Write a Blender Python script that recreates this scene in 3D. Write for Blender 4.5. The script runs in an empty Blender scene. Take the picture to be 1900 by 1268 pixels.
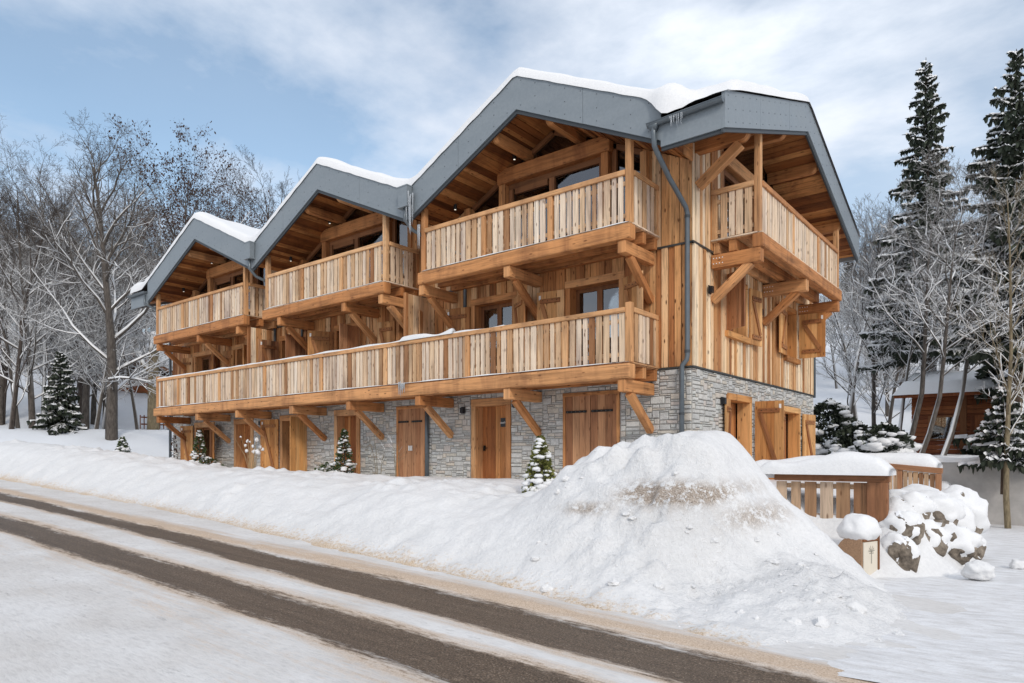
import bpy, bmesh, math, random
import numpy as np
from mathutils import Vector, noise

rnd = random.Random(7)
scene = bpy.context.scene
COL = scene.collection

# ------------------------------------------------------------------ camera
cam_d = bpy.data.cameras.new("camera")
cam = bpy.data.objects.new("camera", cam_d)
COL.objects.link(cam)
cam.location = (6.306, -14.164, 0.787)
cam.rotation_euler = (math.radians(90), 0, math.radians(38.67))
cam_d.sensor_fit = 'HORIZONTAL'
cam_d.sensor_width = 36.0
cam_d.lens = 24.177
cam_d.shift_y = 0.1126
cam_d.clip_end = 2000
scene.camera = cam

# ------------------------------------------------------------------ light
SUN = Vector((0.76, -0.54, 0.60)).normalized()
SUN_EL = math.asin(SUN.z)
SUN_AZ = math.atan2(SUN.x, SUN.y)
sd = bpy.data.lights.new("sun", 'SUN')
sd.energy = 1.5
sd.angle = math.radians(10)
sd.color = (1.0, 0.93, 0.84)
so = bpy.data.objects.new("sun", sd)
so.rotation_euler = SUN.to_track_quat('Z', 'Y').to_euler()
COL.objects.link(so)

world = bpy.data.worlds.new("World")
scene.world = world
world.use_nodes = True
wt = world.node_tree
wt.nodes.clear()
W = wt.nodes.new
w_out = W('ShaderNodeOutputWorld')
w_bg = W('ShaderNodeBackground')
w_bg.inputs['Strength'].default_value = 0.148
sky = W('ShaderNodeTexSky')
sky.sky_type = 'NISHITA'
sky.sun_disc = False
sky.sun_elevation = SUN_EL
sky.sun_rotation = SUN_AZ
sky.altitude = 1100
tc = W('ShaderNodeTexCoord')
sep = W('ShaderNodeSeparateXYZ')
wt.links.new(tc.outputs['Generated'], sep.inputs[0])


def wmath(op, a, b=None, c=None):
    n = W('ShaderNodeMath')
    n.operation = op
    for i, v in enumerate((a, b, c)):
        if v is None:
            continue
        if isinstance(v, (int, float)):
            n.inputs[i].default_value = v
        else:
            wt.links.new(v, n.inputs[i])
    return n.outputs[0]


zz = wmath('ADD', wmath('MAXIMUM', sep.outputs['Z'], 0.0), 0.16)
cx = wmath('DIVIDE', sep.outputs['X'], zz)
cy = wmath('DIVIDE', sep.outputs['Y'], zz)
comb = W('ShaderNodeCombineXYZ')
wt.links.new(cx, comb.inputs[0])
wt.links.new(cy, comb.inputs[1])
comb.inputs[2].default_value = 3.7
n1 = W('ShaderNodeTexNoise')
n1.inputs['Scale'].default_value = 0.62
n1.inputs['Detail'].default_value = 9
n1.inputs['Roughness'].default_value = 0.57
n1.inputs['Distortion'].default_value = 0.25
wt.links.new(comb.outputs[0], n1.inputs['Vector'])
cr = W('ShaderNodeValToRGB')
cr.color_ramp.elements[0].position = 0.44
cr.color_ramp.elements[0].color = (0, 0, 0, 1)
cr.color_ramp.elements[1].position = 0.60
cr.color_ramp.elements[1].color = (1, 1, 1, 1)
wt.links.new(n1.outputs['Fac'], cr.inputs[0])
# more cloud towards the right hand side of the valley and low over the horizon
hz = wmath('SUBTRACT', 1.0, wmath('MULTIPLY', sep.outputs['Z'], 2.6))
hz = wmath('MAXIMUM', hz, 0.0)
hz = wmath('MULTIPLY', hz, 0.42)
side = wmath('MULTIPLY_ADD', sep.outputs['X'], 0.62, 0.42)
side = wmath('ADD', wmath('MAXIMUM', side, 0.0), wmath('MAXIMUM', wmath('MULTIPLY', sep.outputs['Y'], -0.7), 0.0))  # extra cloud behind the camera, added to whiten window reflections and daylight
cov = wmath('ADD', cr.outputs[0], wmath('ADD', hz, side))
cov = wmath('MAXIMUM', wmath('MINIMUM', cov, 0.93), 0.14)
n2 = W('ShaderNodeTexNoise')
n2.inputs['Scale'].default_value = 0.9
n2.inputs['Detail'].default_value = 6
wt.links.new(comb.outputs[0], n2.inputs['Vector'])
cc = W('ShaderNodeValToRGB')
cc.color_ramp.elements[0].position = 0.35
cc.color_ramp.elements[0].color = (4.1, 4.5, 5.3, 1)
cc.color_ramp.elements[1].position = 0.7
cc.color_ramp.elements[1].color = (7.2, 7.5, 8.0, 1)
wt.links.new(n2.outputs['Fac'], cc.inputs[0])
tint = W('ShaderNodeMixRGB')
tint.blend_type = 'MULTIPLY'
tint.inputs[0].default_value = 1.0
tint.inputs[2].default_value = (1.30, 1.34, 1.20, 1)
wt.links.new(sky.outputs[0], tint.inputs[1])
mx = W('ShaderNodeMixRGB')
wt.links.new(cov, mx.inputs[0])
wt.links.new(tint.outputs[0], mx.inputs[1])
wt.links.new(cc.outputs[0], mx.inputs[2])
wt.links.new(mx.outputs[0], w_bg.inputs['Color'])
wt.links.new(w_bg.outputs[0], w_out.inputs[0])

scene.view_settings.view_transform = 'Standard'
scene.view_settings.look = 'None'
scene.view_settings.gamma = 1
scene.view_settings.exposure = 0.06
scene.cycles.max_bounces = 7
scene.cycles.diffuse_bounces = 4
scene.cycles.glossy_bounces = 3
scene.cycles.transparent_max_bounces = 6
scene.cycles.caustics_reflective = False
scene.cycles.caustics_refractive = False


# ------------------------------------------------------------------ materials
class NT:
    def __init__(self, name):
        m = bpy.data.materials.new(name)
        m.use_nodes = True
        self.m = m
        self.t = m.node_tree
        self.t.nodes.clear()
        self.out = self.n('ShaderNodeOutputMaterial')
        self.p = self.n('ShaderNodeBsdfPrincipled')
        self.link(self.p.outputs[0], self.out.inputs[0])

    def n(self, t):
        return self.t.nodes.new(t)

    def link(self, a, b):
        self.t.links.new(a, b)

    def setv(self, sock, v):
        if isinstance(v, (int, float, tuple)):
            sock.default_value = v
        else:
            self.link(v, sock)

    def math(self, op, a, b=None, c=None, clamp=False):
        n = self.n('ShaderNodeMath')
        n.operation = op
        n.use_clamp = clamp
        for i, v in enumerate((a, b, c)):
            if v is not None:
                self.setv(n.inputs[i], v)
        return n.outputs[0]

    def ramp(self, fac, stops, interp='LINEAR'):
        n = self.n('ShaderNodeValToRGB')
        e = n.color_ramp.elements
        while len(e) < len(stops):
            e.new(0.5)
        for i, (p, c) in enumerate(stops):
            e[i].position = p
            e[i].color = (c, c, c, 1) if isinstance(c, (int, float)) else (*c, 1)
        n.color_ramp.interpolation = interp
        self.setv(n.inputs[0], fac)
        return n.outputs[0]

    def noise(self, vec, scale, detail=3, rough=0.5, dist=0.0):
        n = self.n('ShaderNodeTexNoise')
        if vec is not None:
            self.link(vec, n.inputs['Vector'])
        n.inputs['Scale'].default_value = scale
        n.inputs['Detail'].default_value = detail
        n.inputs['Roughness'].default_value = rough
        n.inputs['Distortion'].default_value = dist
        return n.outputs['Fac']

    def mix(self, fac, a, b, mode='MIX'):
        n = self.n('ShaderNodeMixRGB')
        n.blend_type = mode
        self.setv(n.inputs[0], fac)
        for i, v in ((1, a), (2, b)):
            if isinstance(v, tuple):
                n.inputs[i].default_value = (*v, 1)
            else:
                self.link(v, n.inputs[i])
        return n.outputs[0]

    def bump(self, h, strength=0.3, dist=0.02):
        n = self.n('ShaderNodeBump')
        n.inputs['Strength'].default_value = strength
        n.inputs['Distance'].default_value = dist
        self.link(h, n.inputs['Height'])
        self.link(n.outputs[0], self.p.inputs['Normal'])

    def obj(self):
        return self.n('ShaderNodeTexCoord').outputs['Object']

    def geo(self, s):
        return self.n('ShaderNodeNewGeometry').outputs[s]

    def attr(self, name):
        a = self.n('ShaderNodeAttribute')
        a.attribute_name = name
        return a.outputs['Fac']

    def scaled(self, vec, s):
        n = self.n('ShaderNodeMapping')
        self.link(vec, n.inputs[0])
        n.inputs['Scale'].default_value = s
        return n.outputs[0]

    def base(self, c, rough=0.7, spec=0.3):
        self.setv(self.p.inputs['Base Color'], (*c, 1) if isinstance(c, tuple) else c)
        self.setv(self.p.inputs['Roughness'], rough)
        self.p.inputs['Specular IOR Level'].default_value = spec
        return self.m


def wood(name, stops, grain=0.5, knots=1.0, rough=0.72, gscale=26, weather=0.35):
    k = NT(name)
    uv = k.n('ShaderNodeUVMap').outputs[0]
    s = k.n('ShaderNodeSeparateXYZ')
    k.link(uv, s.inputs[0])
    r = k.attr('rnd')
    ro = k.math('MULTIPLY', r, 91.0)

    def vec(su, sv, sz=1.0):
        c = k.n('ShaderNodeCombineXYZ')
        k.link(k.math('MULTIPLY', s.outputs[0], su), c.inputs[0])
        k.link(k.math('MULTIPLY', s.outputs[1], sv), c.inputs[1])
        k.link(k.math('MULTIPLY', ro, sz), c.inputs[2])
        return c.outputs[0]
    g = k.noise(vec(1.1, gscale), 1.0, 5, 0.68, 0.5)
    g2 = k.noise(vec(0.5, 5.0), 1.0, 3, 0.6, 0.8)
    col = k.ramp(r, stops, 'LINEAR')
    gm = k.ramp(g, [(0.28, 1.0 - grain), (0.5, 1.0), (0.72, 1.12)])
    col = k.mix(1.0, col, gm, 'MULTIPLY')
    wm = k.ramp(g2, [(0.25, 1.0 - weather), (0.5, 1.0), (0.8, 1.1)])
    col = k.mix(1.0, col, wm, 'MULTIPLY')
    # water stains running down the wall, shared by neighbouring boards
    ws = k.noise(k.scaled(k.obj(), (1.6, 1.6, 0.35)), 1.0, 4, 0.65, 0.6)
    col = k.mix(1.0, col, k.ramp(ws, [(0.32, (1 - weather * 0.9, 1 - weather, 1 - weather * 0.95)), (0.52, (1.0, 1.0, 1.0)), (0.75, (1.08, 1.06, 1.02))]), 'MULTIPLY')
    # drying cracks and dark streaks along the grain
    ck = k.noise(vec(0.8, gscale * 0.55, 5.0), 1.0, 3, 0.7, 0.3)
    ck = k.math('MULTIPLY', k.ramp(ck, [(0.64, 0.0), (0.74, 1.0)]), 0.5 * min(1.0, grain * 1.6))
    col = k.mix(ck, col, (0.13, 0.055, 0.022))
    # knots
    v = k.n('ShaderNodeTexVoronoi')
    k.link(vec(3.0, 8.5, 3.0), v.inputs['Vector'])
    v.inputs['Scale'].default_value = 1.0
    kn = k.ramp(v.outputs['Distance'], [(0.08, 1.0), (0.19, 0.0)])
    kn = k.math('MULTIPLY', kn, 0.75 * knots, clamp=True)
    col = k.mix(kn, col, (0.10, 0.035, 0.012))
    col = k.mix(1.0, col, (1.0, 0.935, 0.86), 'MULTIPLY')
    k.base(col, rough, 0.25)
    k.bump(g, 0.5, 0.008)
    return k.m


M = {}
M['slat'] = wood('pale_weathered_board', [(0.0, (0.30, 0.14, 0.062)), (0.06, (0.46, 0.27, 0.145)), (0.15, (0.60, 0.41, 0.25)), (0.32, (0.72, 0.56, 0.405)),
                                     (0.58, (0.80, 0.685, 0.56)), (0.78, (0.70, 0.60, 0.51)), (0.9, (0.76, 0.63, 0.49)), (1.0, (0.86, 0.785, 0.69))], 0.6, 1.1, gscale=34, weather=0.4)
M['clad'] = wood('larch_cladding', [(0.0, (0.30, 0.12, 0.045)), (0.12, (0.43, 0.19, 0.075)), (0.34, (0.57, 0.285, 0.12)), (0.6, (0.68, 0.375, 0.17)),
                                    (0.8, (0.78, 0.48, 0.25)), (1.0, (0.82, 0.60, 0.38))], 0.65, 1.4, gscale=24, weather=0.5)
M['clad_pale'] = wood('pale_larch_cladding', [(0.0, (0.38, 0.165, 0.065)), (0.16, (0.60, 0.33, 0.15)), (0.42, (0.79, 0.55, 0.33)), (0.75, (0.86, 0.69, 0.48)),
                                    (1.0, (0.88, 0.77, 0.61))], 0.5, 1.1, gscale=24, weather=0.32)  # paler board tones for the end wall and the partitions
M['beam'] = wood('orange_larch_beam', [(0.0, (0.44, 0.19, 0.072)), (0.5, (0.58, 0.285, 0.12)), (1.0, (0.68, 0.38, 0.185))], 0.55, 1.0, gscale=22, weather=0.4)
M['rail'] = wood('larch_rail', [(0.0, (0.46, 0.22, 0.095)), (0.5, (0.61, 0.35, 0.175)), (1.0, (0.73, 0.47, 0.265))], 0.5, 0.8, gscale=24)
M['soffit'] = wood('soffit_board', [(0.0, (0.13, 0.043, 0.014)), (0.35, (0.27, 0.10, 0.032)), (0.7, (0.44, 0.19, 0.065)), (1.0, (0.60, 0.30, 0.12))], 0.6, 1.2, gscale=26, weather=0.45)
M['door'] = wood('stained_door_board', [(0.0, (0.33, 0.125, 0.045)), (0.5, (0.50, 0.215, 0.08)), (1.0, (0.64, 0.32, 0.13))], 0.45, 1.0, gscale=18)
M['old_and_shaded'] = wood('aged_and_shaded_board', [(0.0, (0.26, 0.12, 0.06)), (0.5, (0.42, 0.21, 0.11)), (1.0, (0.56, 0.32, 0.18))], 0.5, 1.0, gscale=18)  # aged store doors; also paints shade on some open shutter leaves
M['shutter'] = wood('shutter_board', [(0.0, (0.48, 0.22, 0.075)), (0.5, (0.66, 0.36, 0.145)), (1.0, (0.76, 0.46, 0.21))], 0.35, 1.0, gscale=16)
M['old_shutter'] = wood('weathered_shutter_board', [(0.0, (0.36, 0.16, 0.06)), (0.4, (0.52, 0.27, 0.11)), (0.75, (0.62, 0.35, 0.16)), (1.0, (0.70, 0.46, 0.26))], 0.5, 1.0, gscale=20)
M['batten'] = wood('shutter_batten', [(0.0, (0.30, 0.13, 0.055)), (1.0, (0.42, 0.205, 0.09))], 0.4, 0.5, gscale=18)
M['frame'] = wood('brown_window_frame', [(0.0, (0.20, 0.09, 0.04)), (1.0, (0.30, 0.14, 0.065))], 0.3, 0.2, gscale=18)
M['fence'] = wood('grey_brown_fence_board', [(0.0, (0.28, 0.15, 0.08)), (0.35, (0.42, 0.28, 0.17)), (0.7, (0.52, 0.38, 0.27)), (1.0, (0.58, 0.47, 0.37))], 0.5, 0.9, gscale=20)
M['fence_rail'] = wood('red_brown_fence_rail', [(0.0, (0.24, 0.115, 0.06)), (1.0, (0.36, 0.19, 0.105))], 0.4, 0.6, gscale=18)
M['log'] = wood('red_brown_log', [(0.0, (0.17, 0.05, 0.022)), (0.5, (0.25, 0.085, 0.035)), (1.0, (0.33, 0.125, 0.05))], 0.4, 0.5, gscale=14)


def plain(name, c, rough=0.5, spec=0.4, metal=0.0, nscale=None, namt=0.1, bump=0.0):
    k = NT(name)
    if nscale:
        g = k.noise(k.obj(), nscale, 4, 0.6)
        f = k.ramp(g, [(0.25, 1 - namt), (0.75, 1 + namt)])
        k.base(k.mix(1.0, c, f, 'MULTIPLY'), rough, spec)
        if bump:
            k.bump(g, bump, 0.01)
    else:
        k.base(c, rough, spec)
    k.p.inputs['Metallic'].default_value = metal
    return k.m


def fascia_mat():
    k = NT('grey_fascia_sheet')
    o = k.obj()
    g = k.noise(k.scaled(o, (0.5, 0.5, 2.0)), 1.2, 3, 0.6)
    g2 = k.noise(o, 14.0, 3, 0.6)
    c = k.ramp(g, [(0.3, (0.185, 0.215, 0.24)), (0.7, (0.225, 0.255, 0.278))])
    c = k.mix(0.25, c, k.ramp(g2, [(0.3, (0.16, 0.185, 0.20)), (0.7, (0.27, 0.30, 0.32))]))
    k.base(c, k.ramp(g, [(0.3, 0.38), (0.7, 0.52)]), 0.45)
    k.bump(g, 0.12, 0.02)
    return k.m


M['fascia'] = fascia_mat()
M['fascia_edge'] = plain('dark_fascia_edge', (0.045, 0.052, 0.058), 0.5)
M['screw'] = plain('screw_head', (0.09, 0.10, 0.11), 0.4, 0.5, 0.4)
M['zinc'] = plain('grey_zinc', (0.115, 0.135, 0.15), 0.36, 0.5, 0.35, 6, 0.12)
M['flash'] = plain('dark_metal_flashing', (0.06, 0.062, 0.06), 0.5, 0.4, 0.3)
M['iron'] = plain('black_iron', (0.02, 0.017, 0.015), 0.55, 0.4, 0.5, 20, 0.3)
M['black'] = plain('black_lamp_housing', (0.015, 0.015, 0.017), 0.4)
M['white'] = plain('white_paint', (0.8, 0.8, 0.78), 0.5)
M['tile'] = plain('dark_roof_tile', (0.05, 0.05, 0.052), 0.6, 0.3, 0, 9, 0.3, 0.4)
M['dark'] = plain('room_shade', (0.018, 0.015, 0.013), 0.9, 0.1)
M['render_grey'] = plain('grey_rendered_wall', (0.42, 0.40, 0.38), 0.9, 0.1, 0, 3, 0.2, 0.5)
M['cream'] = plain('cream_cabinet_door', (0.70, 0.63, 0.52), 0.5, 0.4, 0, 5, 0.05)
M['stucco'] = plain('brown_roughcast', (0.36, 0.225, 0.14), 0.95, 0.1, 0, 60, 0.3, 0.7)
M['twig'] = plain('dry_straw_stem', (0.42, 0.30, 0.17), 0.8, 0.2, 0, 9, 0.2)
M['grey_mark'] = plain('faded_grey_print', (0.36, 0.33, 0.27), 0.7)
M['brown_leaf'] = plain('withered_brown_leaf', (0.07, 0.04, 0.03), 0.8, 0.2, 0, 5, 0.3)


def glow(name, c, s):
    k = NT(name)
    k.base(c, 0.4)
    k.p.inputs['Emission Color'].default_value = (*c, 1)
    k.p.inputs['Emission Strength'].default_value = s
    return k.m


M['spot'] = glow('lit_spot_lens', (1.0, 0.93, 0.8), 1.0)


def glass_mat():
    k = NT('window_glass')
    t = k.t
    t.nodes.remove(k.p)
    gl = k.n('ShaderNodeBsdfGlossy')
    gl.inputs['Roughness'].default_value = 0.015
    gl.inputs['Color'].default_value = (0.95, 0.97, 1.0, 1)
    tr = k.n('ShaderNodeBsdfTransparent')
    tr.inputs['Color'].default_value = (0.80, 0.84, 0.84, 1)
    fr = k.n('ShaderNodeFresnel')
    fr.inputs['IOR'].default_value = 1.85
    bp = k.n('ShaderNodeBump')
    bp.inputs['Strength'].default_value = 0.03
    bp.inputs['Distance'].default_value = 0.05
    k.link(k.noise(k.obj(), 1.3, 1), bp.inputs['Height'])
    k.link(bp.outputs[0], gl.inputs['Normal'])
    mx_ = k.n('ShaderNodeMixShader')
    k.link(k.math('MULTIPLY_ADD', fr.outputs[0], 1.0, 0.08, True), mx_.inputs[0])
    k.link(tr.outputs[0], mx_.inputs[1])
    k.link(gl.outputs[0], mx_.inputs[2])
    k.link(mx_.outputs[0], k.out.inputs[0])
    return k.m


M['glass'] = glass_mat()
M['reflection_sheet'] = plain('white_reflection_sheet', (0.78, 0.78, 0.78), 0.9, 0.1)  # white of the reflected surroundings, put into sheets behind the glass


def ice_mat():
    k = NT('clear_ice')
    k.base((0.85, 0.90, 0.95), 0.12, 0.5)
    k.p.inputs['Transmission Weight'].default_value = 0.6
    k.p.inputs['IOR'].default_value = 1.31
    return k.m


M['ice'] = ice_mat()


def stone_mat():
    k = NT('squared_rubble_stone')
    r = k.attr('rnd')
    o = k.obj()
    c = k.ramp(r, [(0.0, (0.44, 0.44, 0.425)), (0.18, (0.58, 0.565, 0.53)), (0.34, (0.48, 0.49, 0.485)), (0.5, (0.63, 0.61, 0.57)), (0.63, (0.55, 0.49, 0.40)),
                   (0.72, (0.64, 0.55, 0.44)), (0.79, (0.56, 0.46, 0.40)), (0.88, (0.52, 0.54, 0.50)), (1.0, (0.70, 0.68, 0.64))])
    g = k.noise(o, 9.0, 5, 0.65)
    g2 = k.noise(o, 38.0, 4, 0.6)
    c = k.mix(1.0, c, k.ramp(g, [(0.3, 0.72), (0.7, 1.18)]), 'MULTIPLY')
    c = k.mix(0.35, c, k.mix(1.0, c, k.ramp(g2, [(0.35, 0.5), (0.65, 1.35)]), 'MULTIPLY'))
    c = k.mix(0.35, c, (0.54, 0.53, 0.505))
    k.base(c, 0.88, 0.2)
    k.bump(k.math('ADD', g, k.math('MULTIPLY', g2, 0.5)), 0.7, 0.02)
    return k.m


M['stone'] = stone_mat()
M['mortar'] = plain('pale_mortar', (0.38, 0.365, 0.34), 0.95, 0.1, 0, 25, 0.2, 0.5)


def snow_col(k, amount=1.0):
    return (0.86, 0.875, 0.90)


def snow_mat(name='snow', bumps=(3.0, 30.0), strength=0.35, dist=0.05):
    k = NT(name)
    o = k.obj()
    a = k.noise(o, bumps[0], 4, 0.55)
    b = k.noise(o, bumps[1], 4, 0.6)
    c = k.ramp(b, [(0.3, (0.74, 0.74, 0.745)), (0.7, (0.81, 0.808, 0.805))])
    k.base(c, 0.65, 0.25)
    k.bump(k.math('ADD', a, k.math('MULTIPLY', b, 0.25)), strength, dist)
    return k.m


M['snow'] = snow_mat()
M['snow_small'] = snow_mat('clinging_snow', (9.0, 60.0), 0.4, 0.02)


def ground_mat():
    k = NT('ground_snow')
    o = k.obj()
    d = k.attr('dirt')
    ch = k.attr('chunk')
    a = k.noise(o, 1.6, 5, 0.55)
    b = k.noise(o, 17.0, 5, 0.62)
    e = k.noise(o, 55.0, 3, 0.6)
    snow = k.ramp(b, [(0.3, (0.70, 0.697, 0.697)), (0.7, (0.785, 0.781, 0.777))])
    snow = k.mix(1.0, snow, k.ramp(a, [(0.3, 0.94), (0.7, 1.03)]), 'MULTIPLY')
    sandy = k.ramp(e, [(0.3, (0.34, 0.24, 0.155)), (0.5, (0.60, 0.47, 0.34)), (0.7, (0.78, 0.69, 0.58))])
    f = k.math('MULTIPLY_ADD', k.math('SUBTRACT', b, 0.5), 1.5, d)
    f = k.ramp(f, [(0.30, 0.0), (0.75, 1.0)])
    f = k.math('MULTIPLY', f, k.ramp(d, [(0.02, 0.0), (0.3, 1.0)]))
    col = k.mix(f, snow, sandy)
    # dirty lumps ploughed into the heap
    st = k.math('MULTIPLY', k.attr('stain'), k.ramp(k.noise(o, 6.5, 7, 0.78), [(0.44, 0.0), (0.50, 1.6)]))
    st = k.math('ADD', st, k.math('MULTIPLY', ch, k.ramp(k.noise(o, 7.0, 5, 0.7), [(0.60, 0.0), (0.72, 0.35)])))
    st = k.math('MINIMUM', st, 0.9)
    dirt = k.ramp(e, [(0.35, (0.17, 0.125, 0.09)), (0.55, (0.42, 0.34, 0.27)), (0.75, (0.70, 0.66, 0.62))])
    col = k.mix(st, col, dirt)
    k.base(col, 0.7, 0.2)
    h = k.math('ADD', k.math('MULTIPLY', a, 0.5), k.math('MULTIPLY', k.math('MULTIPLY', b, 0.22), k.math('ADD', 0.6, k.math('MULTIPLY', ch, 1.5))))
    h = k.math('ADD', h, k.math('MULTIPLY', k.math('MULTIPLY', e, 0.1), k.math('ADD', 0.35, k.math('ADD', ch, d))))
    k.bump(h, 0.85, 0.12)
    return k.m


M['ground'] = ground_mat()


def road_mat():
    k = NT('slushy_road')
    o = k.obj()
    t = k.attr('track')
    sa = k.attr('sand')
    streak = k.noise(k.scaled(o, (0.55, 11.0, 1.0)), 1.0, 5, 0.65)
    fine = k.noise(k.scaled(o, (8.0, 26.0, 8.0)), 1.0, 4, 0.65)
    grit = k.noise(o, 60.0, 4, 0.75)
    big = k.noise(o, 0.9, 4, 0.6)
    snow = k.ramp(big, [(0.3, (0.60, 0.575, 0.55)), (0.65, (0.715, 0.705, 0.695))])
    snow = k.mix(1.0, snow, k.ramp(fine, [(0.30, 0.86), (0.5, 1.0), (0.7, 1.05)]), 'MULTIPLY')
    # odd tufts of grit and ice showing through
    sp = k.ramp(k.noise(k.scaled(o, (2.0, 7.0, 2.0)), 1.0, 5, 0.7), [(0.63, 0.0), (0.74, 0.6)])
    snow = k.mix(sp, snow, (0.30, 0.29, 0.28))
    sand = k.ramp(grit, [(0.3, (0.30, 0.20, 0.125)), (0.5, (0.56, 0.42, 0.30)), (0.72, (0.76, 0.65, 0.53))])
    asph = k.ramp(grit, [(0.32, (0.030, 0.021, 0.015)), (0.5, (0.098, 0.071, 0.051)), (0.62, (0.20, 0.148, 0.105)), (0.72, (0.56, 0.47, 0.37))])
    asph = k.mix(1.0, asph, k.ramp(streak, [(0.3, 0.78), (0.7, 1.3)]), 'MULTIPLY')
    nz = k.math('ADD', k.math('MULTIPLY', k.math('SUBTRACT', streak, 0.5), 0.75), k.math('MULTIPLY', k.math('SUBTRACT', fine, 0.5), 0.6))
    rag = k.noise(k.scaled(o, (0.35, 2.2, 1.0)), 1.0, 5, 0.7)
    nz = k.math('ADD', nz, k.math('MULTIPLY', k.math('SUBTRACT', rag, 0.5), 1.25))
    fs = k.ramp(k.math('ADD', sa, k.math('MULTIPLY', nz, 1.1)), [(0.30, 0.0), (0.85, 0.9)])
    col = k.mix(fs, snow, sand)
    ft = k.ramp(k.math('ADD', t, nz), [(0.36, 0.0), (0.62, 1.0)])
    col = k.mix(ft, col, asph)
    k.base(col, k.math('MULTIPLY_ADD', ft, -0.22, 0.75), 0.25)
    h = k.math('ADD', k.math('MULTIPLY', fine, 0.5), k.math('ADD', k.math('MULTIPLY', grit, 0.35), k.math('MULTIPLY', streak, 0.4)))
    k.bump(h, 0.55, 0.03)
    return k.m


M['road'] = road_mat()


def drive_mat():
    k = NT('packed_drive_snow')
    o = k.obj()
    b = k.noise(k.scaled(o, (2.0, 5.0, 2.0)), 1.6, 5, 0.65)
    e = k.noise(o, 40.0, 4, 0.65)
    c = k.ramp(b, [(0.3, (0.60, 0.59, 0.585)), (0.6, (0.78, 0.785, 0.80))])
    c = k.mix(k.ramp(e, [(0.55, 0.0), (0.75, 0.4)]), c, (0.42, 0.40, 0.38))
    k.base(c, 0.75, 0.2)
    k.bump(k.math('ADD', b, k.math('MULTIPLY', e, 0.4)), 0.5, 0.05)
    return k.m


M['drive'] = drive_mat()


def bark_mat(name, c0, c1, top=0.3, hi=9.0, lo=4.0, amount=1.0):
    """bark with snow lying on the upper sides of limbs; wind has cleared the crown above HI metres"""
    k = NT(name)
    o = k.obj()
    g = k.noise(k.scaled(o, (6, 6, 1.6)), 2.2, 4, 0.65)
    c = k.ramp(g, [(0.3, c0), (0.7, c1)])
    nz = k.n('ShaderNodeSeparateXYZ')
    k.link(k.geo('Normal'), nz.inputs[0])
    po = k.n('ShaderNodeSeparateXYZ')
    k.link(o, po.inputs[0])
    f = k.ramp(nz.outputs[2], [(top - 0.14, 0.0), (top, 1.0)])
    patch = k.noise(o, 0.9, 3, 0.6)
    hgt = k.math('MULTIPLY_ADD', k.math('SUBTRACT', patch, 0.5), 6.0, po.outputs[2])
    hf = k.n('ShaderNodeMapRange')
    hf.inputs[1].default_value = lo
    hf.inputs[2].default_value = hi
    hf.inputs[3].default_value = amount
    hf.inputs[4].default_value = 0.0
    k.link(hgt, hf.inputs[0])
    f = k.math('MULTIPLY', f, hf.outputs[0], clamp=True)
    k.base(k.mix(f, c, (0.84, 0.84, 0.84)), 0.85, 0.15)
    k.bump(g, 0.5, 0.02)
    return k.m


M['bark'] = bark_mat('grey_brown_bark', (0.048, 0.040, 0.035), (0.145, 0.125, 0.108), 0.20, 15.0, 8.0)
M['bark_dark'] = bark_mat('dark_bark', (0.035, 0.028, 0.025), (0.10, 0.08, 0.068), 0.20, 13.0, 6.5)
M['bark_pale'] = bark_mat('pale_lichened_bark', (0.12, 0.095, 0.06), (0.29, 0.235, 0.15), 0.30, 60.0, 30.0)
M['bark_spruce'] = bark_mat('spruce_bark', (0.04, 0.028, 0.02), (0.11, 0.08, 0.06), 0.7, 60.0, 40.0)


def needle_mat(name, c0, c1, snow=0.5, top=0.55):
    k = NT(name)
    o = k.obj()
    r = k.attr('rnd')
    g = k.noise(o, 2.0, 3, 0.6)
    c = k.ramp(r, [(0.0, c0), (1.0, c1)])
    c = k.mix(1.0, c, k.ramp(g, [(0.3, 0.7), (0.7, 1.25)]), 'MULTIPLY')
    k.base(c, 0.75, 0.2)
    return k.m


M['needle'] = needle_mat('spruce_needles', (0.022, 0.030, 0.020), (0.070, 0.082, 0.056))
M['thuja'] = needle_mat('thuja_leaves', (0.07, 0.08, 0.02), (0.24, 0.24, 0.075))
M['evergreen'] = needle_mat('evergreen_leaves', (0.03, 0.045, 0.018), (0.10, 0.13, 0.05))


def rock_mat():
    k = NT('snow_capped_rock')
    o = k.obj()
    g = k.noise(o, 3.0, 6, 0.65)
    g2 = k.noise(o, 16.0, 4, 0.65)
    c = k.ramp(g, [(0.3, (0.06, 0.05, 0.042)), (0.5, (0.20, 0.165, 0.13)), (0.7, (0.36, 0.31, 0.25))])
    c = k.mix(1.0, c, k.ramp(g2, [(0.3, 0.6), (0.7, 1.25)]), 'MULTIPLY')
    nz = k.n('ShaderNodeSeparateXYZ')
    k.link(k.geo('Normal'), nz.inputs[0])
    f = k.math('ADD', nz.outputs[2], k.math('MULTIPLY', k.math('SUBTRACT', g, 0.5), 0.5))
    f = k.ramp(f, [(0.50, 0.0), (0.6, 1.0)])
    k.base(k.mix(f, c, (0.80, 0.81, 0.835)), 0.85, 0.15)
    k.bump(k.math('ADD', g, k.math('MULTIPLY', g2, 0.4)), 0.6, 0.05)
    return k.m


M['rock'] = rock_mat()


def hill_mat():
    k = NT('snowy_hillside')
    o = k.obj()
    g = k.noise(o, 0.06, 6, 0.65)
    c = k.ramp(g, [(0.42, (0.78, 0.80, 0.83)), (0.62, (0.68, 0.70, 0.73))])
    k.base(c, 0.8, 0.1)
    return k.m


M['hill'] = hill_mat()


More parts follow.
